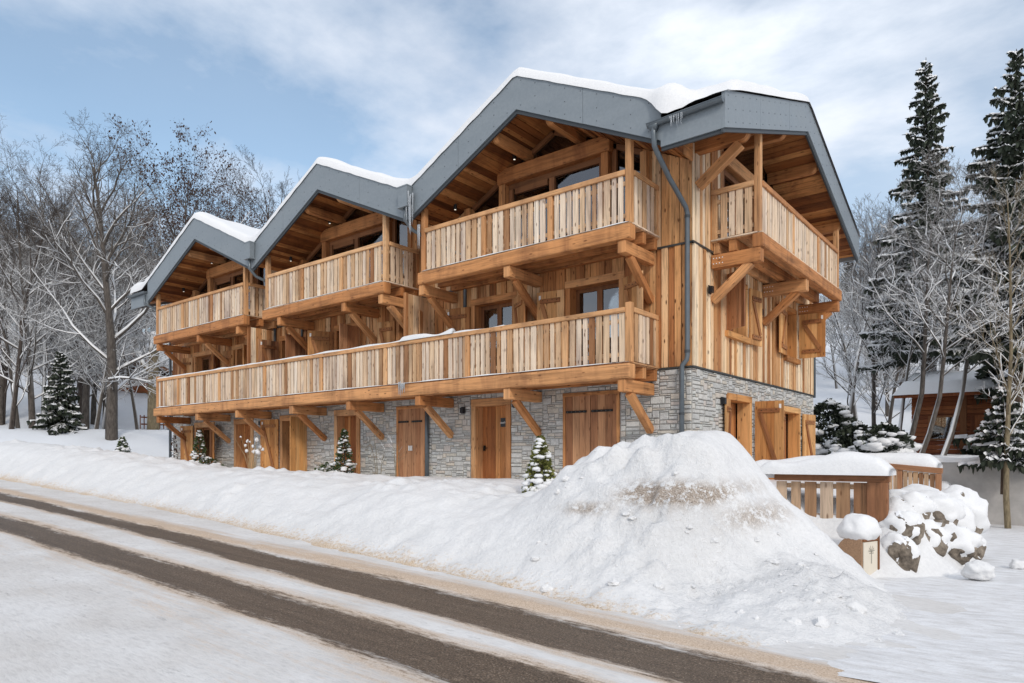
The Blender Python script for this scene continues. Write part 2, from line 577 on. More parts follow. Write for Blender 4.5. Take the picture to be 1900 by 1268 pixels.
# ------------------------------------------------------------------ mesh builder
class MB:
    def __init__(self):
        self.v, self.f, self.uv, self.r, self.mi = [], [], [], [], []

    def face(self, idx, uvs=None, r=0.5, mi=0):
        self.f.append(tuple(idx))
        self.uv.extend(uvs if uvs else [(0, 0)] * len(idx))
        self.r.append(r)
        self.mi.append(mi)

    def frame(self, c, ax, ay, az, L, w, h, r=None, mi=0):
        """box centred on C; grain along ax"""
        if r is None:
            r = rnd.random()
        c, ax, ay, az = Vector(c), Vector(ax), Vector(ay), Vector(az)
        b = len(self.v)
        for sx in (-1, 1):
            for sy in (-1, 1):
                for sz in (-1, 1):
                    self.v.append(c + ax * (sx * L / 2) + ay * (sy * w / 2) + az * (sz * h / 2))
        ou, ov = rnd.random() * 40, rnd.random() * 40

        def uvq(a0, a1, b0, b1):
            return [(ou + a0, ov + b0), (ou + a1, ov + b0), (ou + a1, ov + b1), (ou + a0, ov + b1)]
        F = self.face
        F((b, b + 4, b + 5, b + 1), uvq(0, L, 0, h), r, mi)            # -y
        F((b + 6, b + 2, b + 3, b + 7), uvq(0, L, 0, h), r, mi)        # +y
        F((b, b + 2, b + 6, b + 4), [(ou, ov), (ou, ov + w), (ou + L, ov + w), (ou + L, ov)], r, mi)  # -z
        F((b + 1, b + 5, b + 7, b + 3), uvq(0, L, 0, w), r, mi)        # +z
        F((b, b + 1, b + 3, b + 2), [(ou, ov), (ou + .02, ov), (ou + .02, ov + w), (ou, ov + w)], r, mi)
        F((b + 4, b + 6, b + 7, b + 5), [(ou, ov), (ou, ov + w), (ou + .02, ov + w), (ou + .02, ov)], r, mi)

    def box(self, x0, x1, y0, y1, z0, z1, axis=None, r=None, mi=0):
        d = (x1 - x0, y1 - y0, z1 - z0)
        if axis is None:
            axis = max(range(3), key=lambda i: abs(d[i]))
        c = ((x0 + x1) / 2, (y0 + y1) / 2, (z0 + z1) / 2)
        X, Y, Z = (1, 0, 0), (0, 1, 0), (0, 0, 1)
        if axis == 0:
            self.frame(c, X, Y, Z, d[0], d[1], d[2], r, mi)
        elif axis == 1:
            self.frame(c, Y, (-1, 0, 0), Z, d[1], d[0], d[2], r, mi)
        else:
            self.frame(c, Z, X, Y, d[2], d[0], d[1], r, mi)

    def bar(self, p0, p1, w, h, up=(0, 0, 1), r=None, mi=0):
        p0, p1 = Vector(p0), Vector(p1)
        ax = (p1 - p0).normalized()
        ay = Vector(up).cross(ax).normalized()
        az = ax.cross(ay)
        self.frame((p0 + p1) / 2, ax, ay, az, (p1 - p0).length, w, h, r, mi)

    def hexa(self, P, r=None, mi=0, L=None):
        """eight points: 0-3 front loop, 4-7 back loop; grain runs from edge 0-1 to edge 3-2"""
        if r is None:
            r = rnd.random()
        b = len(self.v)
        P = [Vector(p) for p in P]
        self.v.extend(P)
        ou, ov = rnd.random() * 40, rnd.random() * 40
        l = (P[3] - P[0]).length
        w = (P[1] - P[0]).length
        t = (P[4] - P[0]).length
        uf = [(ou, ov), (ou, ov + w), (ou + l, ov + w), (ou + l, ov)]
        ut = [(ou, ov), (ou + l, ov), (ou + l, ov + t), (ou, ov + t)]
        us = [(ou, ov), (ou, ov + w), (ou + .02, ov + w), (ou + .02, ov)]
        self.face((b, b + 1, b + 2, b + 3), uf, r, mi)
        self.face((b + 4, b + 7, b + 6, b + 5), [uf[0], uf[3], uf[2], uf[1]], r, mi)
        self.face((b, b + 3, b + 7, b + 4), ut, r, mi)
        self.face((b + 1, b + 5, b + 6, b + 2), [ut[0], ut[3], ut[2], ut[1]], r, mi)
        self.face((b, b + 4, b + 5, b + 1), us, r, mi)
        self.face((b + 3, b + 2, b + 6, b + 7), us, r, mi)

    def prism(self, poly, ext, r=None, mi=0):
        if r is None:
            r = rnd.random()
        ext = Vector(ext)
        b = len(self.v)
        n = len(poly)
        P = [Vector(p) for p in poly]
        self.v.extend(P)
        self.v.extend([p + ext for p in P])
        self.face(range(b, b + n), [(p.x + p.y, p.z) for p in P], r, mi)
        self.face(range(b + 2 * n - 1, b + n - 1, -1), [(p.x + p.y, p.z) for p in reversed(P)], r, mi)
        for i in range(n):
            j = (i + 1) % n
            l = (P[j] - P[i]).length
            self.face((b + i, b + n + i, b + n + j, b + j), [(0, 0), (0, ext.length), (l, ext.length), (l, 0)], r, mi)

    def tube(self, pts, rad, n=8, r=None, mi=0, cap=True):
        if r is None:
            r = rnd.random()
        pts = [Vector(p) for p in pts]
        if isinstance(rad, (int, float)):
            rad = [rad] * len(pts)
        b = len(self.v)
        prev = None
        acc = 0
        lens = []
        for i, p in enumerate(pts):
            t = (pts[min(i + 1, len(pts) - 1)] - pts[max(i - 1, 0)])
            if t.length < 1e-6:
                t = Vector((0, 0, 1))
            t.normalize()
            if prev is None:
                u = t.orthogonal().normalized()
            else:
                u = prev - t * prev.dot(t)
                u = u.normalized() if u.length > 1e-5 else t.orthogonal().normalized()
            prev = u
            w = t.cross(u)
            for k in range(n):
                a = 2 * math.pi * k / n
                self.v.append(p + (u * math.cos(a) + w * math.sin(a)) * rad[i])
            if i:
                acc += (p - pts[i - 1]).length
            lens.append(acc)
        for i in range(len(pts) - 1):
            for k in range(n):
                k2 = (k + 1) % n
                self.face((b + i * n + k, b + i * n + k2, b + (i + 1) * n + k2, b + (i + 1) * n + k),
                          [(lens[i], k / n * .4), (lens[i], (k + 1) / n * .4), (lens[i + 1], (k + 1) / n * .4), (lens[i + 1], k / n * .4)], r, mi)
        if cap:
            self.face([b + k for k in range(n)][::-1], None, r, mi)
            self.face([b + (len(pts) - 1) * n + k for k in range(n)], None, r, mi)

    def build(self, name, mats, parent=None, bevel=0.0, smooth=False, attrs=None):
        me = bpy.data.meshes.new(name)
        me.from_pydata([tuple(p) for p in self.v], [], self.f)
        u = me.uv_layers.new(name='UVMap')
        u.data.foreach_set('uv', np.array(self.uv, dtype=np.float32).ravel())
        a = me.attributes.new('rnd', 'FLOAT', 'FACE')
        a.data.foreach_set('value', np.array(self.r, dtype=np.float32))
        if not isinstance(mats, (list, tuple)):
            mats = [mats]
        for m in mats:
            me.materials.append(m)
        me.polygons.foreach_set('material_index', np.array(self.mi, dtype=np.int32))
        if attrs:
            for k, vals in attrs.items():
                at = me.attributes.new(k, 'FLOAT', 'POINT')
                at.data.foreach_set('value', np.array(vals, dtype=np.float32))
        if bevel:
            bm = bmesh.new()
            bm.from_mesh(me)
            bmesh.ops.bevel(bm, geom=bm.edges[:], offset=bevel, segments=2, affect='EDGES', profile=0.6, clamp_overlap=True)
            bm.to_mesh(me)
            bm.free()
        if smooth:
            me.shade_smooth()
        me.update()
        o = bpy.data.objects.new(name, me)
        COL.objects.link(o)
        if parent is not None:
            o.parent = parent
            if parent.type == 'EMPTY':
                o.location = -parent.location
        return o


def part(name, mats, parent, fill, bevel=0.0, smooth=False):
    m = MB()
    fill(m)
    return m.build(name, mats, parent, bevel, smooth)


def tag(o, label=None, cat=None, group=None, kind=None):
    if label:
        o['label'] = label
    if cat:
        o['category'] = cat
    if group:
        o['group'] = group
    if kind:
        o['kind'] = kind
    return o


def thing(name, label, cat, loc=(0, 0, 0), group=None):
    o = bpy.data.objects.new(name, None)
    COL.objects.link(o)
    o.location = loc
    o.empty_display_size = 0.3
    return tag(o, label, cat, group)


def sstep(a, b, x):
    t = min(1.0, max(0.0, (x - a) / (b - a)))
    return t * t * (3 - 2 * t)


def lerp(a, b, t):
    return a + (b - a) * t


def pw(x, pts):
    if x <= pts[0][0]:
        return pts[0][1]
    for (a, va), (b, vb) in zip(pts, pts[1:]):
        if x <= b:
            return lerp(va, vb, (x - a) / (b - a))
    return pts[-1][1]


def fbm(x, y, z, o=4):
    s, a = 0.0, 1.0
    for _ in range(o):
        s += a * noise.noise((x, y, z))
        x, y, z, a = x * 2.03, y * 2.03, z * 2.03, a * 0.5
    return s


# ================================================================== TERRAIN
def z_road(x):
    if x < -60:
        return -0.84 + 1.8
    return -0.84 - 0.03 * min(x, 6.0)


def y_toe(x):
    return pw(x, [(-60, -4.6), (-25, -5.9), (-11, -6.4), (-3.2, -7.15), (0.5, -7.45), (3, -7.8), (4.7, -8.1), (6.5, -8.3)])


def z_crest(x):
    return pw(x, [(-60, 2.2), (-40, 1.75), (-28, 1.34), (-20, 0.92), (-13.3, 0.45), (-9, 0.40), (-6.5, 0.34), (-5.2, 0.18), (-3.2, 0.34), (-1.6, 0.10), (-0.4, 0.14), (1, 0.2), (4, 0.0)])


def z_house(x):
    if x < -22.6:
        return min(2.6, 0.24 + 0.082 * (-22.6 - x))
    return 0.2


def ground_z(x, y, detail=True):
    zt = z_road(x)
    yt = y_toe(x) + 0.10 * noise.noise((x * 0.35, 0, 3)) + .10 * noise.noise((x * 1.3, y * 1.3, 8)) + .04 * noise.noise((x * 4.5, y * 4.5, 2))
    zc = z_crest(x)
    yc = yt + pw(x, [(-30, 2.3), (-8, 2.5), (0, 2.7), (3, 2.7)])
    zh = z_house(x)
    if y < yt:
        z = zt - 0.05 - 0.25 * min(1, yt - y)
    elif y < yc:
        t = (y - yt) / (yc - yt)
        t = 1 - (1 - t) ** 1.7
        z = lerp(zt - 0.03, zc, t * t * (3 - 2 * t) * 0.6 + t * 0.4)
    else:
        z = lerp(zc, zh, sstep(yc, -0.8, y))
    if x < -22.6 and y > 0:
        z += 0.02 * y
    # the ground drops at the fence line and falls to the drive on the right
    if x > 2.0:
        zf = pw(y, [(-8.3, -1.02), (-7.2, -.88), (-5.6, -.58), (-4.4, -.72), (-3.2, -.9), (-2.15, -.46), (-1.85, .05), (8, .12)])
        z = lerp(z, zf, sstep(2.2, 3.2, x))
        xt = pw(y, [(-8.5, 5.2), (-6.5, 5.35), (-4.5, 5.15), (-3, 4.6), (-2.2, 4.9), (-1.6, 5.15), (0, 5.3), (3, 5.2), (8, 4.6)])
        wd = pw(y, [(-8, 1.6), (-4.5, 1.3), (-2.2, .7), (-1, 0.95), (7, 0.8)])
        z = lerp(z, -1.06, sstep(xt - wd, xt, x))
        if -2.6 < y < 1.8 and 3.9 < x < 5.4:
            d0 = noise.voronoi((x * 2.0, y * 2.0, 5.0))[0]
            z += .34 * max(0, .55 - d0[0]) * sstep(3.9, 4.3, x) * (1 - sstep(4.9, 5.3, x)) * sstep(-2.6, -1.9, y)
    # ploughed heap at the entrance of the drive
    if -2 < x < 6.2 and y < -1.5:
        cx_, cy_ = 2.12, -4.15
        wob_ = 1 + .10 * noise.noise((x * .9, y * .9, 11.0))
        ax_ = (1.25 if x < cx_ else lerp(1.72, 1.36, sstep(-3.9, -4.6, y))) * wob_
        ay_ = (1.15 if y > cy_ else 1.95 - .35 * sstep(cx_, cx_ + 1.2, x)) * wob_
        r2 = ((x - cx_) / ax_) ** 2 + ((y - cy_) / ay_) ** 2
        g1 = math.exp(-r2 ** lerp(1.12, 2.1, sstep(cx_ - .7, cx_ + .9, x)))
        z += 1.04 * g1 * sstep(y_toe(x) - .1, y_toe(x) + .8, y)
        # low shoulder on the left, slump on the right front
        z += 0.50 * math.exp(-((x - 0.75) / 0.75) ** 2 - ((y + 5.0) / 0.95) ** 2) * (1 - .8 * g1)
        z += 0.10 * math.exp(-((x - 3.1) / 0.45) ** 2 - ((y + 3.5) / 0.7) ** 2)
        # undercut face half-way up, where the plough has cut the heap
        sh = math.exp(-((x - 2.2) / 1.0) ** 2)
        z += .22 * stain(x, y, z) * (fbm(x * 4.0, y * 4.0, 9.0, 4) + .1)
        pil = max(math.exp(-((x - 1.35) / 1.3) ** 2 - ((y + 5.35) / .75) ** 2), .7 * math.exp(-((x - 2.9) / .7) ** 2 - ((y + 5.6) / .9) ** 2))
        if pil > .03:
            z += pil * (.52 * max(0, .55 - noise.voronoi((x * 1.9, y * 1.9, z * 1.9))[0][0]) + .06 * fbm(x * 3, y * 3, z * 3, 3))
        z -= sh * .26 * sstep(-5.05, -5.35, y + .18 * noise.noise((x * 1.7, 3, 0))) * sstep(-7.6, -6.2, y)
    if y > 7.9 and x > 0.5:
        z = max(z, 0.72 * sstep(7.9, 8.0, y) + (y - 8) * 0.012)
    elif y > 7.9:
        z += 0.012 * (y - 8)
    if detail and y > yt - 0.2:
        k = sstep(yt - 0.1, yt + 0.5, y)
        z += 0.05 * k * fbm(x * 0.8, y * 0.8, 1.0, 3)
        face = 1.0 - sstep(yc - 0.2, yc + 0.8, y)
        z += (0.016 + 0.012 * face) * k * fbm(x * 3.1, y * 3.1, z * 3.1, 3)
        # slumped lumps here and there on the face of the bank
        pl = max(0.0, noise.noise((x * .5, y * .5, 21.0)) - .05) * face * k
        if pl > .01:
            z += pl * .55 * max(0, .5 - noise.voronoi((x * 2.3, y * 2.3, z * 2.3))[0][0])
        if y > yc - 0.3 and y < -1.0:
            c = noise.noise((x * 1.6, y * 1.6, 7.7))
            z += 0.10 * max(0.0, c - 0.12) * sstep(yc - 0.3, yc + 0.3, y)
        # broken blocks along the crest of the bank
        if y < -1.2 and x < 1.5:
            cb = sstep(yc - 1.2, yc - .3, y) * (1 - sstep(yc + .7, yc + 1.6, y)) * max(0, min(1, .35 + 1.6 * noise.noise((x * .45, 2.0, 0)))) * (1 - math.exp(-((x + 1.1) / .5) ** 2 - ((y + 4.1) / .6) ** 2))
            if cb > .01:
                w = fbm(x * 3, y * 3, 2.2, 3)
                d0 = noise.voronoi((x * 1.9 + .3 * w, y * 1.9, 3.0))[0]
                d1 = noise.voronoi((x * 4.5, y * 4.5 + .3 * w, 1.0))[0]
                z += cb * (.46 * max(0, .48 - d0[0]) + .18 * max(0, .45 - d1[0]) + .05 * w - .04)
        # lumps thrown up by the plough
        ch = chunkiness(x, y)
        if ch > 0.02:
            w = fbm(x * 4.5, y * 4.5, 2.2, 4)
            d0 = noise.voronoi((x * 2.6 + .3 * w, y * 2.6, z * 2.0))[0]
            d1 = noise.voronoi((x * 6.5, y * 6.5 + .3 * w, z * 5.0))[0]
            z += ch * (.09 * w + .30 * max(0, .42 - d0[0]) * (1 if noise.noise((x * .9, y * .9, 3.3)) > -.15 else .3) + .16 * max(0, .45 - d1[0]))
        # footprints and slumps on the smooth bank
        z -= 0.10 * k * max(0, noise.noise((x * 0.9 + 5, y * 1.4, 2.0)) - 0.42)
    return z


def chunkiness(x, y, z=0):
    a = math.exp(-((x - 2.3) / 1.9) ** 2 - ((y + 6.0) / 1.3) ** 2)
    b = 0.85 * math.exp(-((x - 4.2) / 1.1) ** 2 - ((y + 5.4) / 1.7) ** 2)
    c = 0.35 * math.exp(-((y - y_toe(x) - .5) / .5) ** 2)
    top = math.exp(-((x - 2.05) / 1.3) ** 2 - ((y + 3.9) / 0.75) ** 2)
    return max(0.0, min(1.0, max(a, b, c) * (1 - 0.9 * top)))


def stain(x, y, z):
    """brown earth dragged up by the plough along the cut face of the heap"""
    if y > -4.2 or x < .3:
        return 0.0
    n_ = .10 * noise.noise((x * 1.8, 0, 1))
    s_ = math.exp(-((x - 2.25) / .62) ** 4 - ((z - .30 - n_) / .13) ** 2)
    s_ = max(s_, .6 * math.exp(-((x - 1.2) / .35) ** 2 - ((z - .08) / .07) ** 2), .5 * math.exp(-((x - 3.1) / .25) ** 2 - ((z + .0) / .16) ** 2))
    return s_


def axis_pts(segs):
    out = [segs[0][0]]
    for a, b, d in segs:
        n = max(1, round((b - a) / d))
        out.extend(a + (b - a) * (i + 1) / n for i in range(n))
    return out


def grid_mesh(name, xs, ys, zf, mat, attrf=None):
    nx, ny = len(xs), len(ys)
    V, A = [], {}
    for y in ys:
        for x in xs:
            V.append((x, y, zf(x, y)))
    idx = np.arange(nx * ny).reshape(ny, nx)
    F = np.stack([idx[:-1, :-1], idx[:-1, 1:], idx[1:, 1:], idx[1:, :-1]], -1).reshape(-1, 4)
    me = bpy.data.meshes.new(name)
    me.from_pydata(V, [], F.tolist())
    me.materials.append(mat)
    if attrf:
        for k, f in attrf.items():
            at = me.attributes.new(k, 'FLOAT', 'POINT')
            at.data.foreach_set('value', np.array([f(*v) for v in V], dtype=np.float32))
    me.shade_smooth()
    o = bpy.data.objects.new(name, me)
    COL.objects.link(o)
    return o


gx = axis_pts([(-110, -45, 3.0), (-45, -26, 0.5), (-26, -10, 0.16), (-10, -1, 0.09), (-1, 6.2, 0.05), (6.2, 12, 0.4), (12, 60, 4.0)])
gy = axis_pts([(-8.9, -2.2, 0.06), (-2.2, 0.4, 0.12), (0.4, 8.2, 0.3), (8.2, 40, 1.2), (40, 60, 5)])
ground = grid_mesh('snowy_ground', gx, gy, ground_z, M['ground'],
                   {'dirt': lambda x, y, z: math.exp(-max(0, (y - y_toe(x))) / 0.28) * (1 if x < 4.2 else max(0.0, 1 - (x - 4.2) / 0.8)),
                    'chunk': chunkiness, 'stain': stain})
tag(ground, 'deep snow banks in front of and beside the chalet', kind='structure')


def T1(x):
    return (pw(x, [(-60, -8.0), (-18.8, -8.33), (-8.5, -8.45), (-3.5, -8.76), (1, -9.0), (6, -9.3)]),
            pw(x, [(-60, -7.3), (-18.8, -7.62), (-8.5, -7.97), (-4.1, -8.04), (0.1, -8.1), (3.4, -8.32), (6, -8.42)]))


def T2(x):
    return (pw(x, [(-60, -9.9), (-9.3, -10.1), (-4, -10.2), (0.2, -10.32), (2.5, -10.45), (6, -10.7)]),
            pw(x, [(-60, -9.2), (-12, -9.39), (-6, -9.45), (-2.1, -9.54), (1.7, -9.6), (6, -9.75)]))


def band(y, lo, hi, soft):
    return max(0.0, min(1.0, 0.5 + min(y - lo, hi - y) / soft))


def track(x, y, z=0):
    a, b = T1(x), T2(x)
    return max(band(y, a[0], a[1], 0.42), band(y, b[0], b[1], 0.46))


def sandf(x, y, z=0):
    a, b = T1(x), T2(x)
    hi = y_toe(x) + 0.1
    s = 0.0
    if y > a[1] - 0.1:
        s = max(0.0, 1.0 - abs(y - (a[1] + 0.22)) / 0.6)
    for e in (a[0], b[1], b[0]):
        s = max(s, 0.8 * math.exp(-((y - e) / 0.22) ** 2))
    if y < b[0]:
        s = max(s, 0.36 * math.exp(-((b[0] - y) / 1.1) ** 2))
    return s


def road_z(x, y):
    t = track(x, y)
    z = z_road(x) - 0.022 * t
    z += 0.012 * (1 - t) * fbm(x * 0.9, y * 3.0, 0.0, 3)
    z += 0.02 * math.exp(-((y - (T1(x)[1] + 0.25)) / 0.22) ** 2) * (0.7 + fbm(x * 3.5, y * 5, 1.0, 2))
    return z


rx = axis_pts([(-110, -30, 4.0), (-30, -12, 0.4), (-12, 7, 0.12), (7, 14, 0.5), (14, 60, 6)])
ry = axis_pts([(-40, -14, 3.0), (-14, -11, 0.15), (-11, -6.3, 0.045), (-6.3, -4.2, 0.3)])
road = grid_mesh('road', rx, ry, road_z, M['road'], {'track': track, 'sand': sandf})
tag(road, 'slushy snow-packed road with two dark wheel tracks', kind='structure')

drive = grid_mesh('driveway', axis_pts([(4.0, 7, 0.15), (7, 12, 0.5)]), axis_pts([(-8.2, 7.8, 0.15)]),
                  lambda x, y: z_road(x) * 0 - 0.985 + 0.03 * fbm(x * 0.7, y * 0.9, 6, 3) - 0.02 * (1 if 0 else 0), M['drive'])
tag(drive, 'packed snow drive running back beside the rock wall', kind='structure')


def hill_z(x, y):
    dx, dy = x - 6.3, y + 14.2
    r = math.hypot(dx, dy)
    left = sstep(0.2, 1.0, math.atan2(-dx, dy))
    r0 = lerp(42, 56, left)
    z = lerp(.4, 2.6, left) + 0.30 * max(0, r - r0) - 0.00055 * max(0, r - r0) ** 2
    z *= lerp(1.0, 0.92, left)
    z += 2.2 * fbm(x * 0.02, y * 0.02, 0, 3) * sstep(40, 80, r)
    if r < 44:
        z -= (44 - r) * 0.3
    return z


hill = grid_mesh('hillside', axis_pts([(-260, 160, 5)]), axis_pts([(-10, 260, 5)]), hill_z, M['hill'])
tag(hill, 'snow covered hillside rising behind the chalet and the trees', kind='structure')

# ================================================================== CHALET
chalet = thing('chalet', 'long three-gabled chalet of stone and larch boards with grey roof edges', 'house', (-11.4, 0, 0))
XR, XL = 0.0, -23.9
YB = 9.3
Z1, Z2 = 2.75, 5.47
RIDGE = [-3.71, -11.44, -19.05]
VAL = [0.0, -7.42, -15.08, -22.95]
ZR_TOP, ZV_TOP = 9.75, 7.95
FH = 0.80                        # fascia height
YF = -1.5                        # front verge plane
XG = 1.33                        # right verge plane
YN, YM, YX = -1.5, 3.95, 9.45    # right gable eave, ridge, far eave
ZN, ZM, ZX = 7.72, 9.65, 7.66
FG = 0.70


def gable_top(x):
    for i in range(3):
        if VAL[i + 1] <= x <= VAL[i]:
            r = RIDGE[i]
            e = VAL[i] if x > r else VAL[i + 1]
            return lerp(ZR_TOP, ZV_TOP, abs(x - r) / abs(e - r))
    d = x - VAL[0] if x > VAL[0] else VAL[3] - x
    return ZV_TOP - 0.48 * d


def main_top(y):
    return lerp(ZN, ZM, (y - YN) / (YM - YN)) if y < YM else lerp(ZM, ZX, (y - YM) / (YX - YM))


def roof_top(x, y):
    g = gable_top(x) if y < YM else gable_top(x) - 0.36 * (y - YM)
    return max(main_top(y), g)


def soffit_front(x):
    return gable_top(x) - FH + 0.10


def soffit_right(y):
    return main_top(y) - FG + 0.08


# ---------------- stone base
F_OPEN = [(-21.95, -20.35, 2.20), (-18.85, -17.50, 2.24), (-15.70, -14.10, 2.27), (-12.55, -11.25, 2.33), (-9.50, -8.22, 2.31), (-6.44, -5.05, 2.37), (-3.38, -1.79, 2.36)]
R_OPEN = [(1.95, 3.58, 2.33), (5.95, 7.80, 2.26)]


def wall_cells(m, mapf, u0, u1, z0, z1, opens):
    us = sorted({u0, u1, *[o[0] for o in opens], *[o[1] for o in opens]})
    for a, b in zip(us, us[1:]):
        top = None
        for o in opens:
            if o[0] <= a and b <= o[1]:
                top = o
        spans = [(z0, z1)] if top is None else [(top[2], z1)] + ([(z0, top[3])] if len(top) > 3 else [])
        for p, q in spans:
            if q - p < 0.01:
                continue
            i = len(m.v)
            m.v.extend(Vector(mapf(*t)) for t in ((a, p, 0), (b, p, 0), (b, q, 0), (a, q, 0)))
            m.face((i, i + 1, i + 2, i + 3), None, 0.5, 1)


def stones(m, mapf, u0, u1, z0, z1, opens, r):
    c = 0.045
    nu, nz = int((u1 - u0) / c), int((z1 - z0) / c)
    occ = np.zeros((nz, nu), bool)
    for a, b, t in opens:
        occ[:max(0, int((t - z0) / c) + 1), max(0, int((a - u0) / c)):int((b - u0) / c) + 1] = True
    for j in range(nz):
        i = 0
        while i < nu:
            if occ[j, i]:
                i += 1
                continue
            run = 0
            while i + run < nu and not occ[j, i + run] and run < 16:
                run += 1
            w = r.choice([3, 3, 4, 4, 5, 5, 6, 7, 8, 9, 11])
            h = r.choice([1, 1, 1, 1, 2, 2, 2, 2, 3, 3, 4])
            if w > 10:
                h = min(h, 3)
            if h > 3:
                w = min(w, 8)
            w = min(w, run)
            if run - w < 3:
                w = run if run <= 12 else w
            h = min(h, nz - j)
            while h > 1 and occ[j:j + h, i:i + w].any():
                h -= 1
            occ[j:j + h, i:i + w] = True
            ua, ub = u0 + i * c, u0 + (i + w) * c
            za, zb = z0 + j * c, z0 + (j + h) * c
            g = 0.006
            J = 0.010 if min(w, h) > 1 else 0.006
            d = r.uniform(0.012, 0.042)
            pts = []
            for (u, z, su, sz) in ((ua, za, 1, 1), (ub, za, -1, 1), (ub, zb, -1, -1), (ua, zb, 1, -1)):
                pts.append((u + su * (g + r.uniform(0, J)), z + sz * (g + r.uniform(0, J)), su, sz))
            b = len(m.v)
            for ins, dep in ((0, -0.005), (0.0, d * 0.7), (0.014, d)):
                for u, z, su, sz in pts:
                    m.v.append(Vector(mapf(u + su * ins, z + sz * ins * min(1, h / 2), dep + r.uniform(0, .004))))
            q = r.random()
            for L in (0, 1):
                for k in range(4):
                    k2 = (k + 1) % 4
                    m.face((b + L * 4 + k, b + L * 4 + k2, b + L * 4 + 4 + k2, b + L * 4 + 4 + k), None, q, 0)
            m.face((b + 8, b + 9, b + 10, b + 11), None, q, 0)
            i += w


def fill_stone(m):
    r = random.Random(3)
    fm = lambda u, z, d: (u, -d, z)
    rm = lambda u, z, d: (d, u, z)
    wall_cells(m, fm, XL, XR, -0.4, Z1, F_OPEN)
    stones(m, fm, XL, XR + 0.02, -0.1, Z1, F_OPEN, r)
    wall_cells(m, rm, 0.0, YB, -0.4, Z1, R_OPEN)
    stones(m, rm, 0.0, YB, -0.1, Z1, R_OPEN, r)
    for q in (((XL, 0, -.4), (XL, YB, -.4), (XL, YB, Z1), (XL, 0, Z1)), ((XL, YB, -.4), (XR, YB, -.4), (XR, YB, Z1), (XL, YB, Z1))):
        i = len(m.v)
        m.v.extend(Vector(p) for p in q)
        m.face((i, i + 1, i + 2, i + 3), None, .5, 1)


stone_wall = part('stone_wall', [M['stone'], M['mortar']], chalet, fill_stone)


# ---------------- timber walls
def planks(m, mapf, u0, u1, zb, zt, opens, wmin=0.13, wmax=0.26):
    """vertical boards; zb, zt may be functions of u"""
    fb = zb if callable(zb) else (lambda u: zb)
    ft = zt if callable(zt) else (lambda u: zt)
    cuts = sorted({u0, u1, *[o[0] for o in opens if u0 < o[0] < u1], *[o[1] for o in opens if u0 < o[1] < u1]})
    for a, b in zip(cuts, cuts[1:]):
        u = a
        while u < b - 1e-4:
            w = rnd.uniform(wmin, wmax)
            if b - u - w < wmin * 0.7:
                w = b - u
            ua, ub = u, u + w
            mid = (ua + ub) / 2
            spans = [(None, None)]
            for o in opens:
                if o[0] - 1e-3 <= mid <= o[1] + 1e-3:
                    spans = [(None, o[2]), (o[3], None)]
            r = rnd.random()
            d = rnd.uniform(0.012, 0.055)
            for s in spans:
                z0a = fb(ua) if s[0] is None else s[0]
                z0b = fb(ub) if s[0] is None else s[0]
                z1a = ft(ua) if s[1] is None else s[1]
                z1b = ft(ub) if s[1] is None else s[1]
                if z1a - z0a < 0.03 and z1b - z0b < 0.03:
                    continue
                e = 0.007
                m.hexa([mapf(ua + e, z0a, d), mapf(ub - e, z0b, d), mapf(ub - e, z1b, d), mapf(ua + e, z1a, d),
                        mapf(ua + e, z0a, 0), mapf(ub - e, z0b, 0), mapf(ub - e, z1b, 0), mapf(ua + e, z1a, 0)], r)
            u = ub


FM = lambda u, z, d: (u, -d, z)
RM = lambda u, z, d: (d, u, z)
W1 = [(-22.0, -20.4), (-18.75, -17.45), (-15.7, -14.1), (-12.55, -11.2), (-9.5, -8.15), (-6.44, -4.85), (-3.3, -1.65)]
F1_OPEN = [(a, b, 2.80, 5.12) for a, b in W1]
R1_OPEN = [(1.84, 3.27, 3.82, 5.16), (6.30, 7.42, 3.74, 5.20)]


def fill_timber(m):
    planks(m, FM, XL, XR - 0.0, Z1 + 0.03, Z2 - 0.02, F1_OPEN)
    # first floor backing, so that gaps are dark
    for i, rd in enumerate(RIDGE):
        dx = rd - RIDGE[0]
        hi = VAL[i]
        lo = VAL[i + 1]
        g0, g1 = -6.55 + dx, -1.20 + dx
        planks(m, FM, lo if i < 2 else XL, g0, Z2 + 0.03, soffit_front if i < 2 else (lambda u: soffit_front(max(u, -22.9))), [])
        planks(m, FM, g1, hi, Z2 + 0.03, soffit_front, [])


def fill_timber_right(m):
    planks(m, RM, 0.0, YB, Z1 + 0.03, Z2 - 0.02, R1_OPEN, 0.10, 0.22)
    planks(m, RM, 0.0, YB, Z2 + 0.03, soffit_right, [(1.75, 6.2, Z2 + 0.03, 9.5)], 0.10, 0.22)


part('timber_wall', M['clad'], chalet, fill_timber)
tw = part('timber_wall', M['clad_pale'], chalet, fill_timber_right)
tag(tw, 'paler boards of the end wall')


